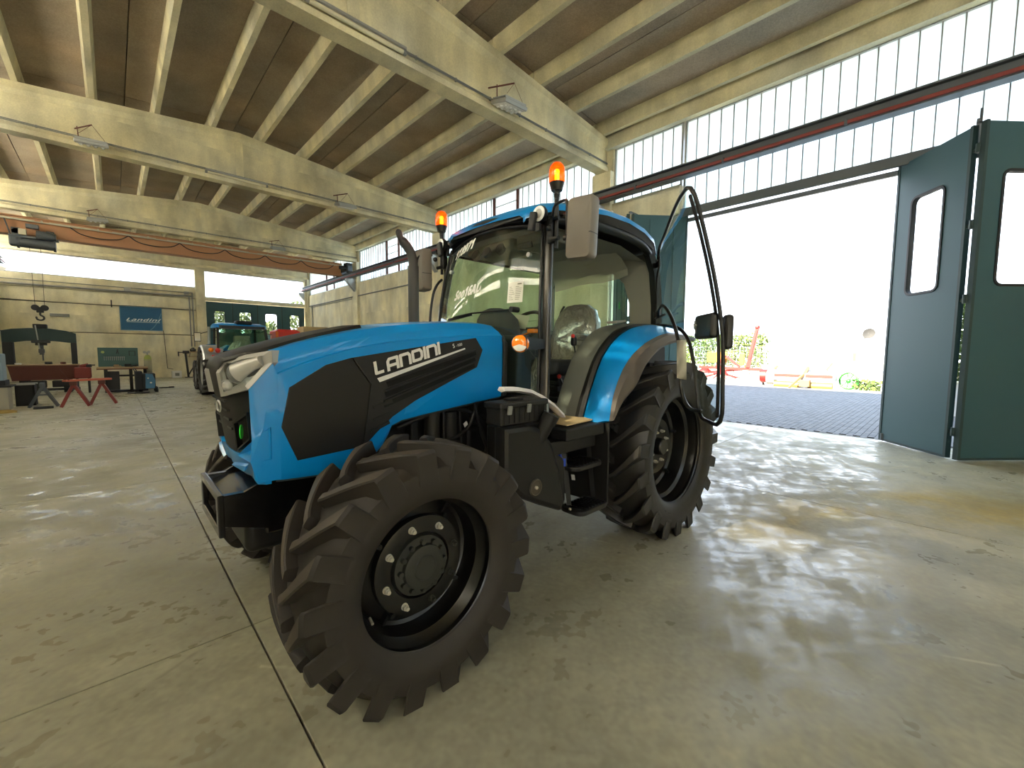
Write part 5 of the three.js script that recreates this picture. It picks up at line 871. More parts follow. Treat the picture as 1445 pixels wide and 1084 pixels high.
// ================================================================ workshop at the far left
{
  const p = thing('hydraulic_press', 'green arched hydraulic press over a heavy red bed at the back left', 'press', [-1.75, 0, -21.5]), z0 = -21.66, z1 = -21.36;
  part(p, 'arch_frame', prism([[-2.62, 1.72], [-2.36, 1.72], [-2.10, 1.77], [-1.45, 1.77], [-1.12, 1.72], [-0.93, 1.72], [-0.93, 2.05], [-1.15, 2.13], [-1.55, 2.20], [-2.0, 2.20], [-2.4, 2.16], [-2.62, 2.10]], z0, z1, 0.015), M.darkGreen);
  for (const [a, b] of [[-2.62, -2.38], [-1.07, -0.93]]) part(p, 'column', rbb(a, b, 0.92, 1.72, z0 + 0.02, z1 - 0.02, 0.015), M.dark);
  part(p, 'cylinder', [rod([-1.77, 1.62, -21.5], [-1.77, 2.32, -21.5], 0.14, 20), rbb(-1.98, -1.56, 1.70, 1.80, -21.68, -21.30, 0.02), rbb(-1.92, -1.60, 2.2, 2.34, -21.66, -21.34, 0.02)], M.dark);
  part(p, 'ram', [rod([-1.77, 1.30, -21.5], [-1.77, 1.64, -21.5], 0.055, 14), rbb(-1.84, -1.70, 1.36, 1.50, -21.57, -21.43, 0.02), rod([-1.75, 1.10, -21.5], [-1.75, 1.3, -21.5], 0.02, 8)], M.steel);
  part(p, 'gauge_pipe', rod([-1.80, 1.5, -21.33], [-1.86, 2.3, -21.33], 0.018, 8), M.galv);
  const bed = part(p, 'bed', [prism([[-2.52, 0.94], [-0.92, 0.94], [-0.92, 0.46], [-2.44, 0.44]], -21.9, -21.86, 0.004), prism([[-2.52, 0.94], [-0.92, 0.94], [-0.92, 0.46], [-2.44, 0.44]], -21.16, -21.12, 0.004), bb(-2.5, -0.92, 0.86, 0.90, -21.88, -21.14), bb(-2.4, -0.92, 0.48, 0.52, -21.88, -21.14)], M.rustRed, 'red steel bed');
  part(bed, 'top_plate', bb(-2.54, -0.90, 0.94, 0.975, -21.95, -21.08), M.wood);
  part(p, 'base', [rbb(-2.3, -2.1, 0.0, 0.46, -21.8, -21.2), rbb(-1.3, -1.1, 0.0, 0.46, -21.8, -21.2), rbb(-2.4, -0.9, 0.08, 0.16, -21.3, -21.1), rbb(-2.1, -1.7, 0.16, 0.42, -21.5, -21.1, 0.04), rbb(-1.55, -1.05, 0.2, 0.42, -21.3, -21.0, 0.02)], M.dark);
  for (const [n, x, w, h, m, l] of [['rag', -2.30, 0.14, 0.05, M.white, 'pale rag lying on the press bed near its left column'], ['small_part', -1.62, 0.16, 0.09, M.dark, 'small dark machine part on the press bed under the ram'], ['oil_can', -1.28, 0.12, 0.08, M.rustRed, 'low rusty can on the press bed near its right column']]) whole(n, [rbox(w, h, 0.12, 0.02, x, 0.977 + h / 2, -21.3, 0, 0.4), rbox(w * 0.5, h * 0.6, 0.08, 0.02, x + w * 0.3, 0.977 + h * 0.3, -21.25, 0, 0.9)], m, l, n.replace('_', ' '), [x, 0.975, -21.3]);
}
function sawhorse(at, halfL, yaw, h, sp, mats, label) {
  const o = thing('sawhorse', label, 'sawhorse', at), W = (x, y, z) => { const c = Math.cos(yaw), s = Math.sin(yaw); return [at[0] + x * c + z * s, y, at[2] - x * s + z * c]; };
  part(o, 'top_beam', [bar(W(-halfL, h, 0), W(halfL, h, 0), 0.09, 0.09)], mats[0]);
  for (const s of [-1, 1]) for (const q of [-1, 1]) part(o, 'leg', [bar(W(s * (halfL - 0.06), h - 0.04, 0), W(s * (halfL - 0.06), 0.012, q * sp), 0.055, 0.055)], mats[1]);
  part(o, 'brace', [-1, 1].map((s) => bar(W(s * (halfL - 0.06), h * 0.55, -sp * 0.45), W(s * (halfL - 0.06), h * 0.55, sp * 0.45), 0.03, 0.03)), mats[1]);
  return o;
}
// the red pair carries a red painted plank
{
  const o = thing('sawhorse', 'red sawhorse with a leaning bar, left one of the red pair', 'sawhorse', [-0.79, 0, -15.75], 'red sawhorses');
  for (const dz of [-0.12, 0.12]) { part(o, 'leg', bar([-0.79, 0.60, -15.75 + dz], [-1.03, 0.012, -15.72 + dz], 0.07, 0.06), M.redPaint); part(o, 'leg', bar([-0.79, 0.60, -15.75 + dz], [-0.52, 0.012, -15.72 + dz], 0.07, 0.06), M.redPaint); }
  part(o, 'head', rbb(-0.86, -0.72, 0.56, 0.655, -15.92, -15.58, 0.01), M.rustRed);
  const c = o.clone(); c.name = numbered('sawhorse'); c.position.set(-0.27, 0, -16.05); c.userData.label = 'red sawhorse nearest the welder, right one of the red pair'; scene.add(c);
  whole('plank', [bar([-0.95, 0.685, -15.66], [-0.10, 0.685, -16.14], 0.16, 0.05)], std([0.55, 0.13, 0.07], 0.6), 'orange red plank laid across the two red sawhorses', 'plank', [-0.5, 0.66, -15.9]);
  whole('steel_bar', [bar([-0.86, 0.70, -15.62], [-1.02, 1.05, -15.58], 0.03, 0.02)], M.rustRed, 'thin rusty bar standing up from the left end of the plank', 'bar', [-0.86, 0.7, -15.62]);
}
sawhorse([-1.36, 0, -16.1], 0.16, Math.PI / 2, 0.58, 0.25, [M.steel, M.steel], 'grey steel sawhorse in front of the press');
whole('floor_channel', [rbb(-1.50, -1.16, 0.002, 0.045, -15.68, -15.58, 0.008), rbb(-1.50, -1.16, 0.045, 0.06, -15.68, -15.665)], M.dark, 'short black steel channel lying on the floor by the grey sawhorse', 'steel channel', [-1.33, 0, -15.63]);
{
  const c = thing('tool_cabinet', 'pale grey metal cabinet at the left edge with a dark end', 'cabinet', [-2.1, 0, -15.75]);
  part(c, 'body', rbb(-2.5, -1.86, 0.03, 0.58, -16.0, -15.45, 0.01), M.beige); part(c, 'top', rbb(-2.55, -1.80, 0.58, 0.62, -16.1, -15.4, 0.008), M.dark); part(c, 'drawer', [rbb(-2.48, -1.88, 0.34, 0.54, -15.45, -15.44, 0.004)], M.beige); part(c, 'drawer', [rbb(-2.48, -1.88, 0.08, 0.31, -15.45, -15.44, 0.004)], M.beige);
  const s = thing('parts_bin', 'open dark metal bin behind the pale cabinet', 'bin', [-1.68, 0, -16.35]);
  part(s, 'wall', [bb(-1.84, -1.50, 0.01, 0.56, -16.60, -16.57), bb(-1.84, -1.50, 0.01, 0.56, -16.13, -16.10), bb(-1.84, -1.81, 0.01, 0.56, -16.6, -16.1), bb(-1.53, -1.50, 0.01, 0.56, -16.6, -16.1)], M.dark); part(s, 'bottom', bb(-1.84, -1.5, 0.0, 0.03, -16.6, -16.1), M.dark); part(s, 'rim', [bb(-1.86, -1.48, 0.55, 0.585, -16.12, -16.08), bb(-1.86, -1.48, 0.55, 0.585, -16.62, -16.58)], M.galv);
  s.position.z -= 0.62; s.position.x -= 0.06;
  const b = thing('blue_box', 'pale blue machine housing standing on the cabinet at the left edge', 'box', [-2.25, 0.62, -15.9]);
  part(b, 'housing', rbb(-2.55, -1.93, 0.62, 1.38, -16.1, -15.6, 0.03), std([0.30, 0.40, 0.46], 0.5)); part(b, 'foot', rbb(-2.5, -1.9, 0.62, 0.74, -16.12, -15.5, 0.01), M.dark);
  whole('yellow_cloth', loft([[0.0, 0.20], [0.04, 0.17], [0.07, 0.08]].map(([y, r], i) => Array.from({ length: 12 }, (_, k) => [-1.92 + r * (1 + 0.3 * Math.sin(k * 2.2 + i)) * Math.cos(k / 12 * 6.283), y + 0.003, -15.15 + r * 0.6 * Math.sin(k / 12 * 6.283)])), true, true, 40), std([0.46, 0.33, 0.10], 0.9), 'crumpled yellow cloth on the floor before the cabinet', 'cloth', [-1.92, 0, -15.15]);
}
{
  const v = thing('red_machine', 'low red machine on a dark stand between press and workbench', 'machine', [-0.62, 0, -20.6]);
  part(v, 'body', [rbb(-0.86, -0.44, 0.50, 0.88, -20.8, -20.4, 0.04), rod([-0.72, 0.9, -20.6], [-0.5, 0.96, -20.6], 0.06, 14)], M.redPaint); part(v, 'stand', [rbb(-0.82, -0.76, 0, 0.5, -20.75, -20.45), rbb(-0.54, -0.48, 0, 0.5, -20.75, -20.45)], M.dark); v.position.x -= 0.14; part(v, 'vise', [rbb(-0.56, -0.42, 0.88, 0.98, -20.7, -20.5, 0.02), rod([-0.45, 0.95, -20.6], [-0.34, 0.95, -20.6], 0.02, 8)], M.dark);
}
{
  const b = thing('workbench', 'dark welding workbench with a pale edged top before the pegboard', 'workbench', [0.2, 0, -20.3]);
  part(b, 'top', [rbb(-0.44, 0.88, 0.83, 0.88, -20.76, -19.95, 0.006)], M.wood);
  part(b, 'edge', rbb(-0.44, 0.88, 0.80, 0.83, -19.96, -19.92, 0.004), M.rustRed);
  for (const [x, z] of [[-0.22, -20.0], [0.42, -20.0], [-0.22, -20.6], [0.82, -20.6]]) part(b, 'leg', rbb(x - 0.045, x + 0.045, 0, 0.83, z - 0.045, z + 0.045, 0.005), M.dark);
  part(b, 'drawer_block', [rbb(-0.2, 0.12, 0.10, 0.72, -20.55, -20.0, 0.01)], M.dark);
  part(b, 'shelf', [rbb(-0.2, 0.86, 0.55, 0.59, -20.6, -20.05, 0.005), rbb(-0.2, 0.86, 0.02, 0.06, -20.6, -20.05, 0.005)], M.dark);
  const g = thing('tool_board', 'green pegboard of hand tools standing behind the workbench', 'pegboard', [0.15, 0.9, -20.72]);
  part(g, 'board', rbb(-0.40, 0.66, 0.882, 1.56, -20.74, -20.71, 0.006), std([0.07, 0.15, 0.14], 0.6));
  const spanners = thing('spanner', 'small steel spanner hanging first from the left on the pegboard', 'spanner', [-0.24, 1.16, -20.706], 'spanners on the pegboard');
  part(spanners, 'shaft', box(0.012, 0.11, 0.006, -0.24, 1.16, -20.706), M.galv); part(spanners, 'jaw', [pose(new THREE.TorusGeometry(0.012, 0.006, 6, 10), -0.24, 1.225, -20.703)], M.galv);
  for (let i = 1; i < 11; i++) { const c = spanners.clone(); c.name = numbered('spanner'); c.position.x += i * 0.052; c.userData.label = 'small steel spanner hanging ' + ['second', 'third', 'fourth', 'fifth', 'sixth', 'seventh', 'eighth', 'ninth', 'tenth', 'last'][i - 1] + ' from the left on the pegboard'; scene.add(c); }
  whole('round_gauge', [rod([-0.27, 1.40, -20.709], [-0.27, 1.40, -20.67], 0.045, 16)], std([0.5, 0.6, 0.2], 0.5), 'yellow green disc hung top left on the pegboard', 'disc', [-0.27, 1.4, -20.7]);
  whole('pliers', [rod([0.08, 1.34, -20.70], [0.11, 1.46, -20.70], 0.012, 6), rod([0.14, 1.34, -20.70], [0.11, 1.46, -20.70], 0.012, 6), rod([0.11, 1.46, -20.70], [0.12, 1.5, -20.70], 0.016, 6)], M.dark, 'dark pliers hanging at the top middle of the pegboard', 'pliers', [0.11, 1.4, -20.70]);
  whole('hacksaw', [poly([[0.42, 1.28, -20.70], [0.42, 1.44, -20.70], [0.58, 1.44, -20.70], [0.58, 1.28, -20.70]], 0.01, 6), rod([0.42, 1.29, -20.70], [0.58, 1.29, -20.70], 0.004, 4)], M.dark, 'dark hacksaw frame at the right of the pegboard', 'saw', [0.5, 1.35, -20.70]);
  whole('wood_block', [rbox(0.20, 0.05, 0.1, 0.01, 0.08, 0.905, -20.2, 0, 0.2), rbox(0.12, 0.04, 0.08, 0.01, 0.06, 0.95, -20.2, 0, -0.3)], M.wood, 'short pale wood offcuts on the workbench top', 'wood', [0.08, 0.88, -20.2]);
  whole('bench_tools', [rbox(0.16, 0.10, 0.12, 0.02, 0.36, 0.932, -20.3, 0, 0.4), rod([0.42, 0.9, -20.2], [0.62, 0.94, -20.25], 0.03, 8), rbox(0.1, 0.06, 0.1, 0.02, 0.55, 0.912, -20.4)], M.dark, 'dark grinder lying on the right half of the workbench', 'grinder', [0.4, 0.88, -20.3]);
}
{
  const c = thing('gas_cylinder', 'tall pale gas cylinder with valve beside the blue welder', 'gas cylinder', [0.93, 0, -20.9]);
  part(c, 'body', revolve([[0.0, 0.02], [0.10, 0.02], [0.115, 0.05], [0.115, 1.12], [0.10, 1.22], [0.06, 1.28], [0.035, 1.30]], 24, 30).rotateX(-Math.PI / 2).translate(0.93, 0, -20.9), std([0.34, 0.34, 0.24], 0.5));
  part(c, 'shoulder', revolve([[0.117, 1.10], [0.103, 1.215], [0.062, 1.285], [0.04, 1.30]], 24, 30).rotateX(-Math.PI / 2).translate(0.93, 0, -20.9), std([0.35, 0.42, 0.10], 0.5)); part(c, 'valve', [rod([0.93, 1.28, -20.9], [0.93, 1.42, -20.9], 0.025, 10), rod([0.84, 1.38, -20.9], [1.0, 1.38, -20.9], 0.02, 8)], M.galv); part(c, 'regulator', [rod([0.85, 1.40, -20.88], [0.85, 1.40, -20.82], 0.05, 14), rod([0.97, 1.42, -20.88], [0.97, 1.42, -20.82], 0.04, 14)], M.galv);
  const w = thing('welder', 'blue fronted black welding machine on wheels beside the gas cylinder', 'welding machine', [0.86, 0, -20.2]);
  part(w, 'body', [rbb(0.60, 1.06, 0.12, 0.66, -20.55, -19.98, 0.03), rbb(0.52, 0.72, 0.10, 0.74, -20.5, -19.95, 0.03)], M.dark); part(w, 'front_panel', [prism([[0.78, 0.14], [1.02, 0.14], [1.06, 0.40], [0.98, 0.64], [0.80, 0.66]], -19.98, -19.96, 0.004)], std([0.06, 0.20, 0.38], 0.45), 'blue front panel'); part(w, 'dial', [rod([0.93, 0.34, -19.96], [0.93, 0.34, -19.94], 0.03, 12), rod([0.86, 0.5, -19.96], [0.86, 0.5, -19.94], 0.025, 12)], M.white);
  part(w, 'handle', tube([[0.55, 0.70, -20.0], [0.5, 0.80, -20.05], [0.55, 0.82, -20.4], [0.6, 0.70, -20.45]], 0.015, 6), M.dark); for (const z of [-20.05, -20.5]) part(w, 'wheel', rod([1.03, 0.09, z], [1.12, 0.09, z], 0.09, 16), M.dark); part(w, 'caster', [sph(0.05, 0.66, 0.055, -20.05), sph(0.05, 0.66, 0.055, -20.5)], M.dark);
  w.position.z += 0.62; w.position.x -= 0.02;
  whole('hose_coil', [tube([[0.30, 0.022, -19.3], [0.42, 0.022, -19.1], [0.65, 0.022, -19.05], [0.85, 0.022, -19.2], [0.7, 0.022, -19.27], [0.5, 0.03, -19.25], [0.5, 0.03, -19.12]], 0.02, 6)], M.dark, 'black welding cable coiled on the floor by the welder', 'cable', [0.6, 0, -19.7]);
  whole('floor_offcut', [rbox(0.45, 0.03, 0.14, 0.01, 1.45, 0.017, -21.2, 0, 0.1), rbox(0.15, 0.05, 0.1, 0.01, 1.6, 0.03, -21.15, 0, 0.5)], M.dark, 'dark steel offcuts on the floor right of the welder', 'offcut', [1.45, 0, -21.2]);
}
{
  const z = -28.45, v = thing('vise_stand', 'vise on a slim steel post by the far wall corner', 'vise', [2.95, 0, z]);
  part(v, 'post', [rod([2.90, 0.02, z], [2.82, 1.32, z], 0.05, 10), rod([3.13, 0.02, z], [3.13, 0.75, z], 0.03, 8), rod([3.13, 0.6, z], [3.34, 1.0, z], 0.03, 8), rod([2.9, 0.12, z], [3.12, 0.55, z], 0.03, 8)], M.dark); part(v, 'base', rbb(2.75, 3.25, 0, 0.03, z - 0.2, z + 0.2), M.dark); part(v, 'vise', [rbb(2.7, 2.98, 1.3, 1.45, z - 0.1, z + 0.1, 0.03), rod([2.5, 1.36, z], [2.75, 1.36, z], 0.025, 8), rod([2.52, 1.15, z], [2.52, 1.4, z], 0.03, 8)], M.dark);
  const s = thing('wall_shelf', 'small wooden wall shelf near the far corner', 'shelf', [3.2, 1.3, -28.9]); part(s, 'board', [rbb(2.98, 3.44, 1.36, 1.40, -29.09, -28.7, 0.005)], M.wood); part(s, 'board', [rbb(2.98, 3.44, 1.12, 1.15, -29.09, -28.75, 0.005)], M.wood); part(s, 'bracket', [bar([3.05, 1.36, -28.75], [3.05, 1.1, -29.05], 0.02, 0.03), bar([3.38, 1.36, -28.75], [3.38, 1.1, -29.05], 0.02, 0.03)], M.dark);
  whole('grinder_box', [rbb(3.06, 3.32, 1.402, 1.56, -28.98, -28.74, 0.05), rbb(3.12, 3.26, 1.56, 1.62, -28.9, -28.8, 0.02)], M.dark, 'dark rounded box standing on the wall shelf', 'box', [3.2, 1.4, -28.85]);
  const c = thing('white_crate', 'small white crate on the floor against the far wall', 'crate', [2.42, 0, -28.7]); part(c, 'wall', [rbb(2.22, 2.62, 0.0, 0.36, -28.52, -28.50, 0.005), rbb(2.22, 2.62, 0.0, 0.36, -28.92, -28.90, 0.005), rbb(2.22, 2.24, 0, 0.36, -28.92, -28.5), rbb(2.60, 2.62, 0, 0.36, -28.92, -28.5)], M.white); part(c, 'bottom', bb(2.22, 2.62, 0, 0.02, -28.92, -28.5), M.white); part(c, 'label_plate', rbb(2.34, 2.52, 0.10, 0.26, -28.50, -28.495), M.grey);
  const bt = canvasTex(512, 380, (c2, w, h) => { c2.fillStyle = '#2b5f86'; c2.fillRect(0, 0, w, h); c2.strokeStyle = 'rgba(210,225,232,0.55)'; c2.lineWidth = 5; c2.strokeRect(6, 6, w - 12, h - 12); c2.strokeStyle = 'rgba(200,220,230,0.35)'; c2.lineWidth = 10; c2.beginPath(); c2.moveTo(500, 90); c2.quadraticCurveTo(440, 300, 350, 372); c2.stroke(); c2.fillStyle = '#dfe6e6'; c2.font = 'italic bold 104px sans-serif'; c2.save(); c2.transform(1.12, 0, -0.15, 0.62, 62, 210); c2.fillText('Landini', 0, 30); c2.fillRect(20, 48, 360, 12); c2.restore(); });
  const b = thing('banner', 'blue maker banner with white script on the far wall', 'banner', [1.15, 3.1, -29.05]);
  part(b, 'cloth', loft([0, 1, 2, 3, 4].map((j) => Array.from({ length: 12 }, (_, i) => [0.33 + i / 11 * 1.65, 3.70 - j * 0.305, -29.055 + 0.015 * Math.sin(i * 1.3 + j)])), false, false, 60), std([1, 1, 1], 0.75, { map: bt }));
  { const uv = b.children[0].geometry.attributes.uv; for (let i = 0; i < uv.count; i++) uv.setXY(i, uv.getX(i) / 11, 1 - uv.getY(i) / 4); }
  part(b, 'hem', [rod([0.32, 3.71, -29.05], [1.99, 3.71, -29.05], 0.012, 6), rod([0.34, 2.47, -29.05], [1.97, 2.47, -29.05], 0.012, 6)], M.white);
}
// ================================================================ second tractor at the back, seen from behind
{
  const o = thing('tractor', 'silver and blue tractor parked at the back, seen from behind', 'tractor', [0, 0, 0]);
  const tyre2 = tyreShapes(0.76, 0.46, 0.445, 18, 0.05), ftyre2 = tyreShapes(0.56, 0.36, 0.318, 16, 0.045);
  const bolts = (w, f) => { shared(w, 'hub_cap', f(mg([revolve([[0, 0.06], [0.08, 0.06], [0.1, 0.02], [0.2, 0.0]], 24, 30)])), M.rimBlack, [0, 0, 0]); };
  for (const far of [false, true]) { const s = far ? -1 : 1; wheel(o, 'rear_wheel', [0, 0.76, s * 0.98], tyre2, far, rRim, { rim: M.galv, rubber: M.rubberRear }, bolts); wheel(o, 'front_wheel', [-2.35, 0.56, s * 0.92], ftyre2, far, fRim, { rim: M.galv, rubber: M.rubberRear }, bolts); }
  const silver = std([0.36, 0.37, 0.38], 0.35, { metalness: 0.4 });
  part(o, 'chassis', [rbb(-2.6, 0.3, 0.55, 1.0, -0.24, 0.24, 0.04), rod([0, 0.76, -0.9], [0, 0.76, 0.9], 0.13, 16), rod([-2.35, 0.56, -0.85], [-2.35, 0.56, 0.85], 0.08, 12), rbb(0.25, 0.5, 0.5, 1.1, -0.3, 0.3, 0.04)], M.black);
  part(o, 'hitch', [bar([0.4, 0.6, -0.35], [0.9, 0.5, -0.42], 0.04, 0.08), bar([0.4, 0.6, 0.35], [0.9, 0.5, 0.42], 0.04, 0.08), bar([0.4, 1.0, -0.3], [0.75, 0.95, -0.4], 0.04, 0.05), bar([0.4, 1.0, 0.3], [0.75, 0.95, 0.4], 0.04, 0.05)], M.black);
  part(o, 'hood', loft([[-3.0, 0.30, 1.45], [-2.8, 0.38, 1.55], [-1.2, 0.40, 1.68], [-0.95, 0.38, 1.66]].map(([x, w, y]) => [[x, 0.95, -w], [x, y - 0.12, -w], [x, y, -w * 0.7], [x, y + 0.02, 0], [x, y, w * 0.7], [x, y - 0.12, w], [x, 0.95, w]]), true, true, 30), M.blue);
  for (const s of [1, -1]) {
    const arc = (r, n = 12) => Array.from({ length: n }, (_, i) => { const a = (200 - i * 160 / (n - 1)) * D2R - 0.2; return [r * Math.cos(a), 0.80 + r * Math.sin(a)]; });
    const A = arc(0.84), f = part(o, 'fender', loft(A.map(([x, y], i) => { const b = arc(0.87)[i]; return [[x, y, s * 0.68], [b[0], b[1], s * 0.70], [b[0], b[1], s * 1.16], [x, y - 0.03, s * 1.2], [x, y, s * 1.1]]; }), true, true, 30), silver);
    part(f, 'fender_blue', loft(arc(0.875).slice(3, 8).map(([x, y]) => [[x, y, s * 0.72], [x * 1.01, y + 0.012, s * 0.76], [x * 1.01, y + 0.012, s * 0.98], [x, y, s * 1.02]]), true, true, 30), M.blue);
    const t = part(o, 'tail_lamp', [rbox(0.08, 0.14, 0.42, 0.03, 0.66, 1.48, s * 0.86)], silver);
    part(t, 'amber_lens', [pose(new THREE.SphereGeometry(0.075, 16, 10), 0.695, 1.50, s * 0.98).applyMatrix4(new THREE.Matrix4())], M.amberSolid); part(t, 'red_lens', [pose(new THREE.SphereGeometry(0.08, 16, 10), 0.69, 1.48, s * 0.80)], M.red); part(t, 'reflector', rbox(0.03, 0.07, 0.22, 0.01, 0.72, 1.30, s * 0.86), M.red);
    part(o, 'rear_pillar', bar([0.42, 1.5, s * 0.74], [0.22, 2.28, s * 0.70], 0.07, 0.07), M.black); part(o, 'front_pillar', bar([-1.0, 1.2, s * 0.66], [-0.9, 2.28, s * 0.62], 0.06, 0.06), M.black); part(o, 'side_window', plate3([[0.40, 1.5, s * 0.73], [0.22, 2.26, s * 0.69], [-0.9, 2.26, s * 0.62], [-1.0, 1.2, s * 0.66]], [0, 0, s * 0.006]), M.cabGlass);
    part(o, 'rear_work_lamp', [rod([0.28, 2.26, s * 0.60], [0.36, 2.25, s * 0.60], 0.05, 14)], M.lampGlass);
    const m = part(o, 'mirror', rbox(0.05, 0.32, 0.2, 0.03, -0.95, 1.95, s * 1.12), M.black); part(m, 'mirror_glass', rbox(0.006, 0.28, 0.17, 0.003, -0.92, 1.95, s * 1.12), std([0.85, 0.85, 0.85], 0.05, { metalness: 1 })); part(m, 'arm', rod([-0.92, 2.2, s * 0.65], [-0.95, 2.05, s * 1.1], 0.012), M.black);
  }
  part(o, 'exhaust_stack', [rod([-0.55, 1.2, 0.86], [-0.52, 2.3, 0.84], 0.045, 14)], M.galv);
  part(o, 'cab_base', [rbb(-1.0, 0.40, 1.0, 1.48, -0.70, 0.70, 0.03)], M.black);
  part(o, 'rear_window', plate3([[0.41, 1.5, -0.70], [0.24, 2.2, -0.67], [0.24, 2.2, 0.67], [0.41, 1.5, 0.70]], [0.006, 0, 0]), M.cabGlass);
  part(o, 'windshield', plate3([[-1.02, 1.3, -0.64], [-0.93, 2.26, -0.60], [-0.93, 2.26, 0.60], [-1.02, 1.3, 0.64]], [0.006, 0, 0]), M.cabGlass);
  const roof = part(o, 'roof', loft([[-1.1, 0.60, 2.30, 2.36], [-0.9, 0.74, 2.27, 2.40], [-0.2, 0.78, 2.26, 2.44], [0.25, 0.74, 2.26, 2.40], [0.45, 0.62, 2.25, 2.32]].map(([x, w, a, b]) => [[x, a, -w], [x, b - 0.05, -w], [x, b, -w * 0.8], [x, b, w * 0.8], [x, b - 0.05, w], [x, a, w]]), true, true, 30), M.blue);
  part(roof, 'rear_edge', loft([[0.22, 0.72, 2.22, 2.34], [0.48, 0.64, 2.22, 2.32]].map(([x, w, a, b]) => [[x, a, -w], [x, b, -w], [x, b, w], [x, a, w]]), true, true, 30), M.black); part(roof, 'roof_hump', rbox(0.4, 0.14, 0.5, 0.06, 0.15, 2.44, -0.05), M.black);
  const seat = part(o, 'seat', [rbb(-0.25, 0.15, 1.45, 1.55, -0.28, 0.28, 0.05), rbox(0.16, 0.5, 0.52, 0.07, 0.10, 1.75, 0, 0, 0, -0.1)], M.liner); part(seat, 'seat_cover', loft([[1.5, 0.42], [1.65, 0.36], [1.82, 0.22], [1.86, 0.08]].map(([y, r], i) => Array.from({ length: 14 }, (_, k) => [0.12 + 0.12 * Math.cos(k / 14 * 6.283), y, r * (1 + 0.08 * Math.sin(k * 2 + i)) * Math.sin(k / 14 * 6.283)])), true, true, 30), M.wrap);
  o.position.set(3.28, 0, -17.25); o.rotation.y = -Math.PI / 2; o.rotation.y = -Math.PI / 2;
}
{
  const h = thing('seed_hopper', 'bright red hopper of an implement beyond the blue tractor hood', 'hopper', [4.95, 0, -18.2]);
  part(h, 'hopper', loft([[1.3, 0.18, 0.18], [1.85, 0.42, 0.38], [2.22, 0.44, 0.40]].map(([y, w, d]) => [[4.95 - w, y, -18.2 + d], [4.95 + w, y, -18.2 + d], [4.95 + w, y, -18.2 - d], [4.95 - w, y, -18.2 - d]]), true, true, 20), std([0.70, 0.05, 0.03], 0.4));
  part(h, 'lid', loft([[2.22, 0.45, 0.41], [2.31, 0.30, 0.30]].map(([y, w, d]) => [[4.95 - w, y, -18.2 + d], [4.95 + w, y, -18.2 + d], [4.95 + w, y, -18.2 - d], [4.95 - w, y, -18.2 - d]]), true, true, 20), M.red); part(h, 'side_marker', plate3([[4.52, 1.86, -17.80], [4.52, 2.22, -17.78], [4.60, 2.22, -17.78], [4.62, 1.86, -17.80]], [0, 0, 0.02]), M.amberSolid, 'orange side panel');
  for (const [x, z] of [[-0.3, -0.3], [0.3, -0.3], [-0.3, 0.3], [0.3, 0.3]]) part(h, 'leg', bar([4.95 + x, 1.5, -18.2 + z], [4.95 + x * 1.4, 0.01, -18.2 + z * 1.4], 0.06, 0.06), M.dark); part(h, 'frame', [bb(4.5, 5.4, 0.85, 0.95, -18.6, -17.8)], M.redPaint);
  const c = thing('cardboard_crate', 'pale brown crate on a stack of pallets beyond the red hopper', 'crate', [5.95, 0, -18.3]);
  part(c, 'crate', [rbb(5.55, 6.5, 1.55, 2.46, -18.7, -17.9, 0.01)], M.board); part(c, 'strap', [bb(5.54, 6.51, 1.85, 1.91, -18.71, -17.89)], M.wood);
  for (let i = 0; i < 9; i++) part(c, 'pallet', [bb(5.5, 6.55, 0.17 * i + 0.12, 0.17 * i + 0.165, -18.75, -17.85), bb(5.5, 5.6, 0.17 * i, 0.17 * i + 0.12, -18.75, -17.85), bb(6.0, 6.1, 0.17 * i, 0.17 * i + 0.12, -18.75, -17.85), bb(6.45, 6.55, 0.17 * i, 0.17 * i + 0.12, -18.75, -17.85)], M.wood);
}
// ================================================================ yard outside the big door
{
  const yard = setting('yard');
  part(yard, 'ground', metreUV(bb(9.72, 120, -0.35, -0.075, -70, 60)), std([0.42, 0.40, 0.36], 0.9), 'pale concrete yard');
  const pav = new THREE.InstancedMesh(new RoundedBoxGeometry(0.197, 0.07, 0.097, 1, 0.008), std([0.105, 0.111, 0.118], 0.8), 120 * 62), m = new THREE.Matrix4(), c = new THREE.Color();
  let k = 0;
  for (let j = 0; j < 120; j++) for (let i = 0; i < 62; i++) {
    m.makeTranslation(9.85 + i * 0.2 + (j % 2) * 0.1, -0.04 + rr(-0.0015, 0.0015), -9.2 + j * 0.1);
    pav.setMatrixAt(k, m); const g = rr(0.82, 1.15); pav.setColorAt(k, c.setRGB(g, g, g)); k++;
  }
  pav.name = 'paving_block'; pav.userData.kind = 'stuff'; pav.userData.label = 'grey concrete block paving outside the open door'; pav.castShadow = pav.receiveShadow = true; scene.add(pav);
  const back = setting('yard_001'); part(back, 'ground', bb(-90, 60, -0.35, -0.1, -110, -29.75), std([0.4, 0.39, 0.34], 0.9));
  const side = setting('yard_002'); part(side, 'ground', bb(-90, -4.4, -0.35, -0.1, -29.7, 60), std([0.4, 0.39, 0.34], 0.9));
}

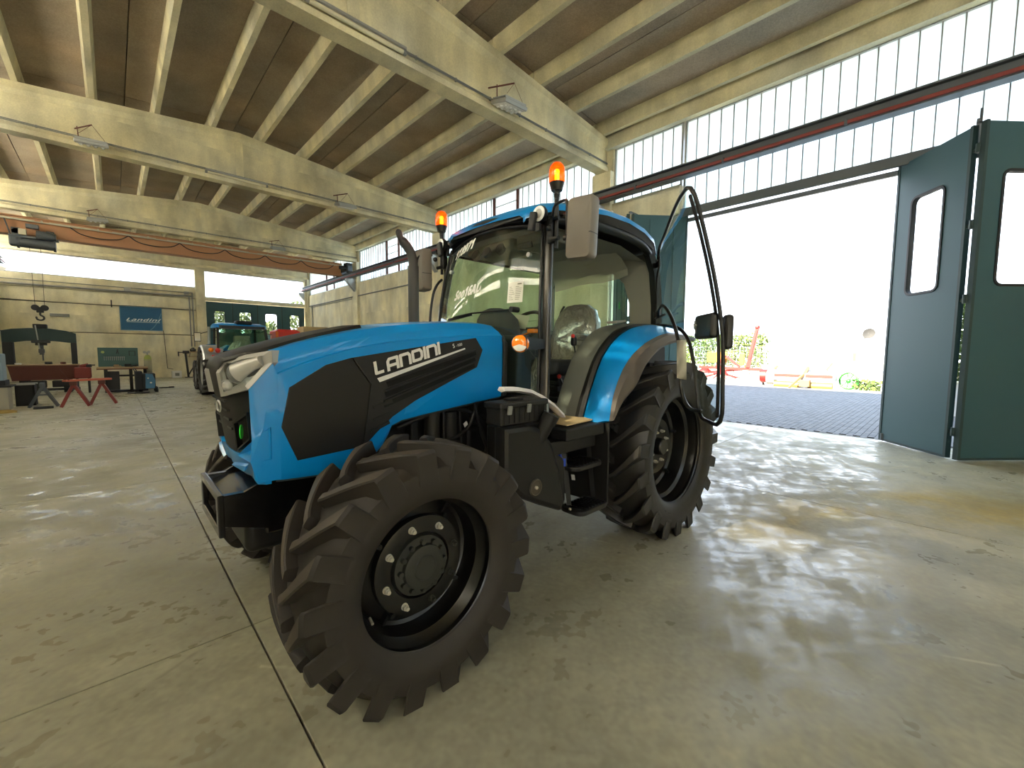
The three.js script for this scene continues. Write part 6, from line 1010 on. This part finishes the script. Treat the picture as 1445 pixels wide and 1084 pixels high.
// ---------------------------------------------------------------- machines, hedges and buildings beyond the yard
const leafG = loft([[[0, 0, 0], [0, 0, 0.001]], [[-0.5, 0.5, 0.12], [0.5, 0.5, 0.12]], [[0, 1, 0], [0, 1, 0.001]]], false, false, 60);
function foliage(parent, n, place, size, color) {
  const im = new THREE.InstancedMesh(leafG, color, n), m = new THREE.Matrix4(), q = new THREE.Quaternion(), c = new THREE.Color(), o = origin.get(parent);
  for (let i = 0; i < n; i++) {
    const p = place(); q.setFromEuler(new THREE.Euler(rr(0, 6.28), rr(0, 6.28), rr(0, 6.28)));
    const s = size * rr(0.6, 1.3); m.compose(V(p[0] - o.x, p[1] - o.y, p[2] - o.z), q, V(s * 0.6, s, s)); im.setMatrixAt(i, m);
    const g = rr(0.75, 1.25); im.setColorAt(i, c.setRGB(g * rr(0.85, 1.2), g, g * rr(0.7, 1)));
  }
  im.name = 'foliage'; im.userData.kind = 'stuff'; im.castShadow = im.receiveShadow = true; parent.add(im); return im;
}
const leafM = phy([0.055, 0.095, 0.016], 0.9, { transmission: 0.35, thickness: 0, side: THREE.DoubleSide });
const ball = (cx, cy, cz, rx, ry, rz) => () => { for (;;) { const a = rr(-1, 1), b = rr(-1, 1), c = rr(-1, 1), d = a * a + b * b + c * c; if (d < 1 && d > 0.25) return [cx + a * rx, cy + b * ry, cz + c * rz]; } };
const slab = (x0, x1, y0, y1, z0, z1) => () => [rr(x0, x1), rr(y0, y1), rr(z0, z1)];
const YG = -0.075, YR = std([0.17, 0.006, 0.005], 0.5), YGR = std([0.012, 0.16, 0.015], 0.5), YD = std([0.05, 0.010, 0.008], 0.6);
{
  const h = thing('hedge', 'sunlit green hedge along the fence behind the red machine', 'hedge', [32, YG, -11.2]);
  foliage(h, 5000, slab(31.2, 32.8, 0.6, 2.75, -16, -8.6), 0.20, leafM); part(h, 'stem', Array.from({ length: 14 }, (_, i) => rod([32, YG, -15.8 + i * 0.52], [32 + rr(-0.3, 0.3), 2.0, -15.8 + i * 0.52], 0.04, 5)), M.wood);
  const g = thing('hedge', 'tall green hedge seen through the gap between the two right door leaves', 'hedge', [15.5, YG, 1.2]);
  foliage(g, 5000, slab(15, 16.4, 0.75, 2.75, -0.15, 2.6), 0.13, leafM); part(g, 'stem', Array.from({ length: 8 }, (_, i) => rod([15.7, YG, 0.1 + i * 0.34], [15.7 + rr(-0.2, 0.2), 2.0, 0.1 + i * 0.34], 0.03, 5)), M.wood);
  const w = thing('garden_wall', 'low white wall under the tall hedge seen through the door gap', 'wall', [14.8, YG, 1.2]); part(w, 'wall', bb(14.7, 14.95, YG, 0.78, -0.2, 3.2), M.white); part(w, 'coping', bb(14.66, 14.99, 0.78, 0.84, -0.24, 3.24), M.concrete);
  for (const [x, z, hgt, l] of [[5.6, -35.5, 4.6, 'pale green tree seen through the far left window of the far green door'], [8.9, -36.5, 3.6, 'round green bush seen through the third window of the far green door'], [10.6, -35.5, 5.2, 'yellow green tree seen through the rightmost window of the far green door'], [7.2, -37.5, 4.4, 'hazy tree seen through the second window of the far green door']]) {
    const t = thing('tree', l, 'tree', [x, -0.1, z]); foliage(t, 2200, ball(x, hgt * 0.62, z, 1.1, hgt * 0.42, 1.0), 0.26, leafM);
    part(t, 'trunk', rod([x, -0.1, z], [x, hgt * 0.6, z], 0.12, 8, 0.05), M.wood);
  }
}
{ // wire fence panels
  const f = thing('fence', 'pale wire mesh fence on the left behind the red machine', 'fence', [30, YG, -9.5]);
  part(f, 'post', Array.from({ length: 5 }, (_, i) => rod([30, YG, -12.6 + i * 1.5], [30, 1.95, -12.6 + i * 1.5], 0.03, 6)), M.grey);
  part(f, 'mesh', [...Array.from({ length: 7 }, (_, i) => bb(29.99, 30.01, 0.45 + i * 0.24, 0.465 + i * 0.24, -12.6, -6.6)), ...Array.from({ length: 31 }, (_, i) => bb(29.99, 30.01, 0.4, 1.92, -12.6 + i * 0.2, -12.585 + i * 0.2))], M.steel);
  const g = thing('fence', 'dark wire mesh fence on the right by the half open green leaf', 'fence', [38, YG, -3.4]);
  part(g, 'post', [rod([38, YG, -4.15], [38, 1.9, -4.15], 0.04, 6), rod([38, YG, -2.4], [38, 1.9, -2.4], 0.04, 6)], M.grey); part(g, 'mesh', [...Array.from({ length: 5 }, (_, i) => bb(37.99, 38.01, 1.0 + i * 0.1, 1.02 + i * 0.1, -4.15, -2.2)), ...Array.from({ length: 14 }, (_, i) => bb(37.99, 38.01, 0.95, 1.45, -4.1 + i * 0.14, -4.08 + i * 0.14))], M.dark);
  const d = thing('dish', 'tilted grey antenna panel on a post above the right fence', 'antenna', [38.6, YG, -4.3]); part(d, 'post', rod([38.6, YG, -4.25], [38.6, 3.2, -4.25], 0.05, 6), M.grey); part(d, 'panel', pose(revolve([[0, 0.0], [0.2, 0.03], [0.36, 0.10], [0.37, 0.11], [0.2, 0.05], [0, 0.02]], 20, 40), 38.5, 2.95, -4.05, 0.3, -1.2, 0), M.dark); part(d, 'arm', [rod([38.6, 2.5, -4.25], [38.5, 2.95, -4.05], 0.03, 6), rod([38.6, 2.3, -4.25], [38.5, 2.25, -3.6], 0.03, 6)], M.steel);
}
{ // white building with one barred window and a small gabled annexe
  const b = thing('white_building', 'white flat building across the yard with one small barred window', 'building', [41, YG, -8]);
  part(b, 'wall', bb(40.4, 47, YG, 2.9, -10.2, -4.6), M.white); part(b, 'roof', prismX([[-10.5, 2.9], [-4.3, 2.9], [-4.5, 3.15], [-10.3, 3.15]], 40.1, 47.2), M.white);
  const w = part(b, 'window', bb(40.36, 40.42, 1.02, 1.60, -8.35, -7.6), M.grey); part(w, 'window_bar', Array.from({ length: 4 }, (_, i) => bb(40.33, 40.36, 1.0, 1.62, -8.3 + i * 0.2, -8.27 + i * 0.2)), M.steel);
  const r = part(b, 'red_post', bb(40.3, 40.4, 0.95, 1.55, -5.06, -4.86), M.redPaint); part(b, 'door', bb(40.37, 40.42, 0.0, 2.0, -6.5, -5.7), M.beige);
  const h = thing('house', 'pale house with a grey gable end above the red crane arm', 'building', [48, YG, -12.5]);
  part(h, 'wall', bb(45, 52, YG, 4.1, -12.6, -10.8), M.white); part(h, 'roof', prismX([[-12.9, 4.1], [-11.7, 4.9], [-10.5, 4.1]], 44.7, 52.2), M.beige); const v = part(h, 'window', bb(44.95, 45.02, 3.2, 4.0, -11.9, -11.4), M.grey); part(v, 'frame', [bb(44.92, 44.96, 3.15, 4.05, -11.95, -11.9), bb(44.92, 44.96, 3.15, 4.05, -11.4, -11.35)], M.white);
  const p = thing('power_pole', 'slim wire post rising over the yard left of the white building', 'pole', [36, YG, -8.9]); part(p, 'post', rod([36, YG, -8.95], [36, 3.7, -8.95], 0.04, 6), M.grey); part(p, 'cable', tube([[36, 3.7, -8.95], [36, 3.95, -7.6], [36, 4.4, -6.2]], 0.012, 5), M.grey);
}
{ // red hay machine with a raised arm
  const at = [22.6, YG, -7.4], o = thing('hay_rake', 'red hay machine with an upright arm standing across the yard', 'farm implement', at), x = 22.6;
  part(o, 'upright_arm', [bar([x, 0.75, -6.85], [x, 2.72, -6.50], 0.14, 0.16), bar([x - 0.08, 1.2, -6.74], [x - 0.08, 2.6, -6.50], 0.03, 0.06), sph(0.11, x, 2.74, -6.5)], YR);
  part(o, 'main_frame', [bar([x, 0.75, -9.2], [x, 0.70, -6.2], 0.14, 0.14), bar([x, 0.7, -8.4], [x, 1.35, -7.9], 0.1, 0.1), bar([x, 1.35, -7.9], [x, 0.8, -7.2], 0.1, 0.1), bar([x - 0.4, 0.5, -8.6], [x + 0.4, 0.7, -7.0], 0.08, 0.1), bar([x - 0.5, 0.4, -7.6], [x + 0.3, 0.9, -8.4], 0.08, 0.08)], YR);
  part(o, 'gear_housing', [revolve([[0, 0.2], [0.16, 0.18], [0.3, 0.08], [0.34, 0.0], [0.2, -0.05]], 18, 30).rotateX(-Math.PI / 2).translate(x - 0.3, 0.45, -8.0), revolve([[0, 0.2], [0.16, 0.18], [0.3, 0.08], [0.34, 0.0], [0.2, -0.05]], 18, 30).rotateX(-Math.PI / 2).translate(x, 0.5, -8.9)], YR);
  part(o, 'tine_arm', Array.from({ length: 10 }, (_, i) => { const a = i / 10 * 6.283; return rod([x - 0.3, 0.5, -8.0], [x - 0.3 + 0.9 * Math.cos(a), 0.25, -8.0 + 0.9 * Math.sin(a)], 0.03, 5); }), YR);
  part(o, 'yellow_guard', [rbb(x - 0.05, x + 0.05, 0.9, 1.5, -7.25, -7.0, 0.03), rbb(x + 0.2, x + 0.26, 1.0, 1.55, -8.9, -7.9, 0.03)], std([0.30, 0.15, 0.015], 0.5));
  for (const z of [-7.75, -8.7]) part(o, 'wheel', [rod([x - 0.75, 0.17 + YG + 0.02, z - 0.09], [x - 0.75, 0.17 + YG + 0.02, z + 0.09], 0.17, 18)], M.dark);
  part(o, 'drum', [rod([x - 0.1, 0.42, -6.2], [x - 0.1, 0.42, -5.95], 0.32, 22)], YR); part(o, 'drum_tyre', [rod([x - 0.1, 0.36, -5.93], [x - 0.1, 0.36, -5.60], 0.33, 22)], M.grey); part(o, 'stand', [rod([x, 0.7, -6.3], [x, YG, -6.1], 0.05, 6), rod([x, 0.72, -9.0], [x, YG, -9.2], 0.05, 6)], M.dark);
  const r = thing('field_roller', 'long pale and yellow roller implement with dark red stripe lying in the yard', 'farm implement', [22.3, YG, -4.4]), X = 22.3;
  part(r, 'hood', prism([[X - 0.45, 0.30], [X - 0.45, 0.62], [X - 0.2, 0.80], [X + 0.3, 0.82], [X + 0.45, 0.3]], -5.55, -3.3, 0.02), std([0.30, 0.28, 0.27], 0.6)); part(r, 'stripe', [bb(X - 0.475, X - 0.45, 0.46, 0.58, -5.5, -4.45), bb(X - 0.475, X - 0.45, 0.46, 0.58, -4.3, -3.35)], YD, 'dark red stripe');
  part(r, 'roller', [rod([X - 0.35, 0.10, -5.5], [X - 0.35, 0.10, -4.5], 0.15, 18), rod([X - 0.35, 0.10, -4.2], [X - 0.35, 0.10, -3.35], 0.15, 18)], std([0.26, 0.17, 0.03], 0.5)); part(r, 'drawbar', [bar([X - 0.4, 0.62, -4.35], [X - 1.1, 0.02, -4.75], 0.08, 0.08), bar([X - 0.4, 0.62, -4.35], [X - 0.45, 0.92, -4.2], 0.06, 0.12), rbb(X - 0.7, X - 0.4, 0.05, 0.35, -4.5, -4.1, 0.03), bar([X - 0.3, 0.8, -5.55], [X - 0.35, 0.92, -5.4], 0.05, 0.1), bar([X - 0.3, 0.8, -3.6], [X - 0.3, 1.1, -3.4], 0.04, 0.08)], std([0.16, 0.10, 0.04], 0.7));
  const g = thing('green_rake_wheel', 'bright green spoked rake wheel at the right end of the yellow roller', 'wheel', [22.5, YG, -2.85]);
  part(g, 'ring', pose(new THREE.TorusGeometry(0.34, 0.04, 8, 26), 22.5, 0.34, -2.9, 0, 1.2, 0), YGR); part(g, 'spoke', Array.from({ length: 9 }, (_, i) => { const a = i / 9 * 6.283, c = Math.cos(1.2), s = Math.sin(1.2); return rod([22.5, 0.34, -2.9], [22.5 + 0.40 * Math.cos(a) * c, 0.34 + 0.40 * Math.sin(a), -2.9 - 0.40 * Math.cos(a) * s], 0.022, 5); }), YGR); part(g, 'hub', sph(0.09, 22.5, 0.34, -2.9), YGR);
  const pl = thing('weed', 'small green weeds at the foot of the green rake wheel', 'plant', [22.6, YG, -2.3]); foliage(pl, 260, slab(22.3, 23.0, 0, 0.35, -2.7, -1.9), 0.16, leafM); part(pl, 'stem', Array.from({ length: 7 }, (_, i) => rod([22.5 + i * 0.05, YG, -2.6 + i * 0.1], [22.5 + i * 0.05, 0.25, -2.6 + i * 0.1], 0.008, 4)), YGR);
}
renderer.render(scene, camera);
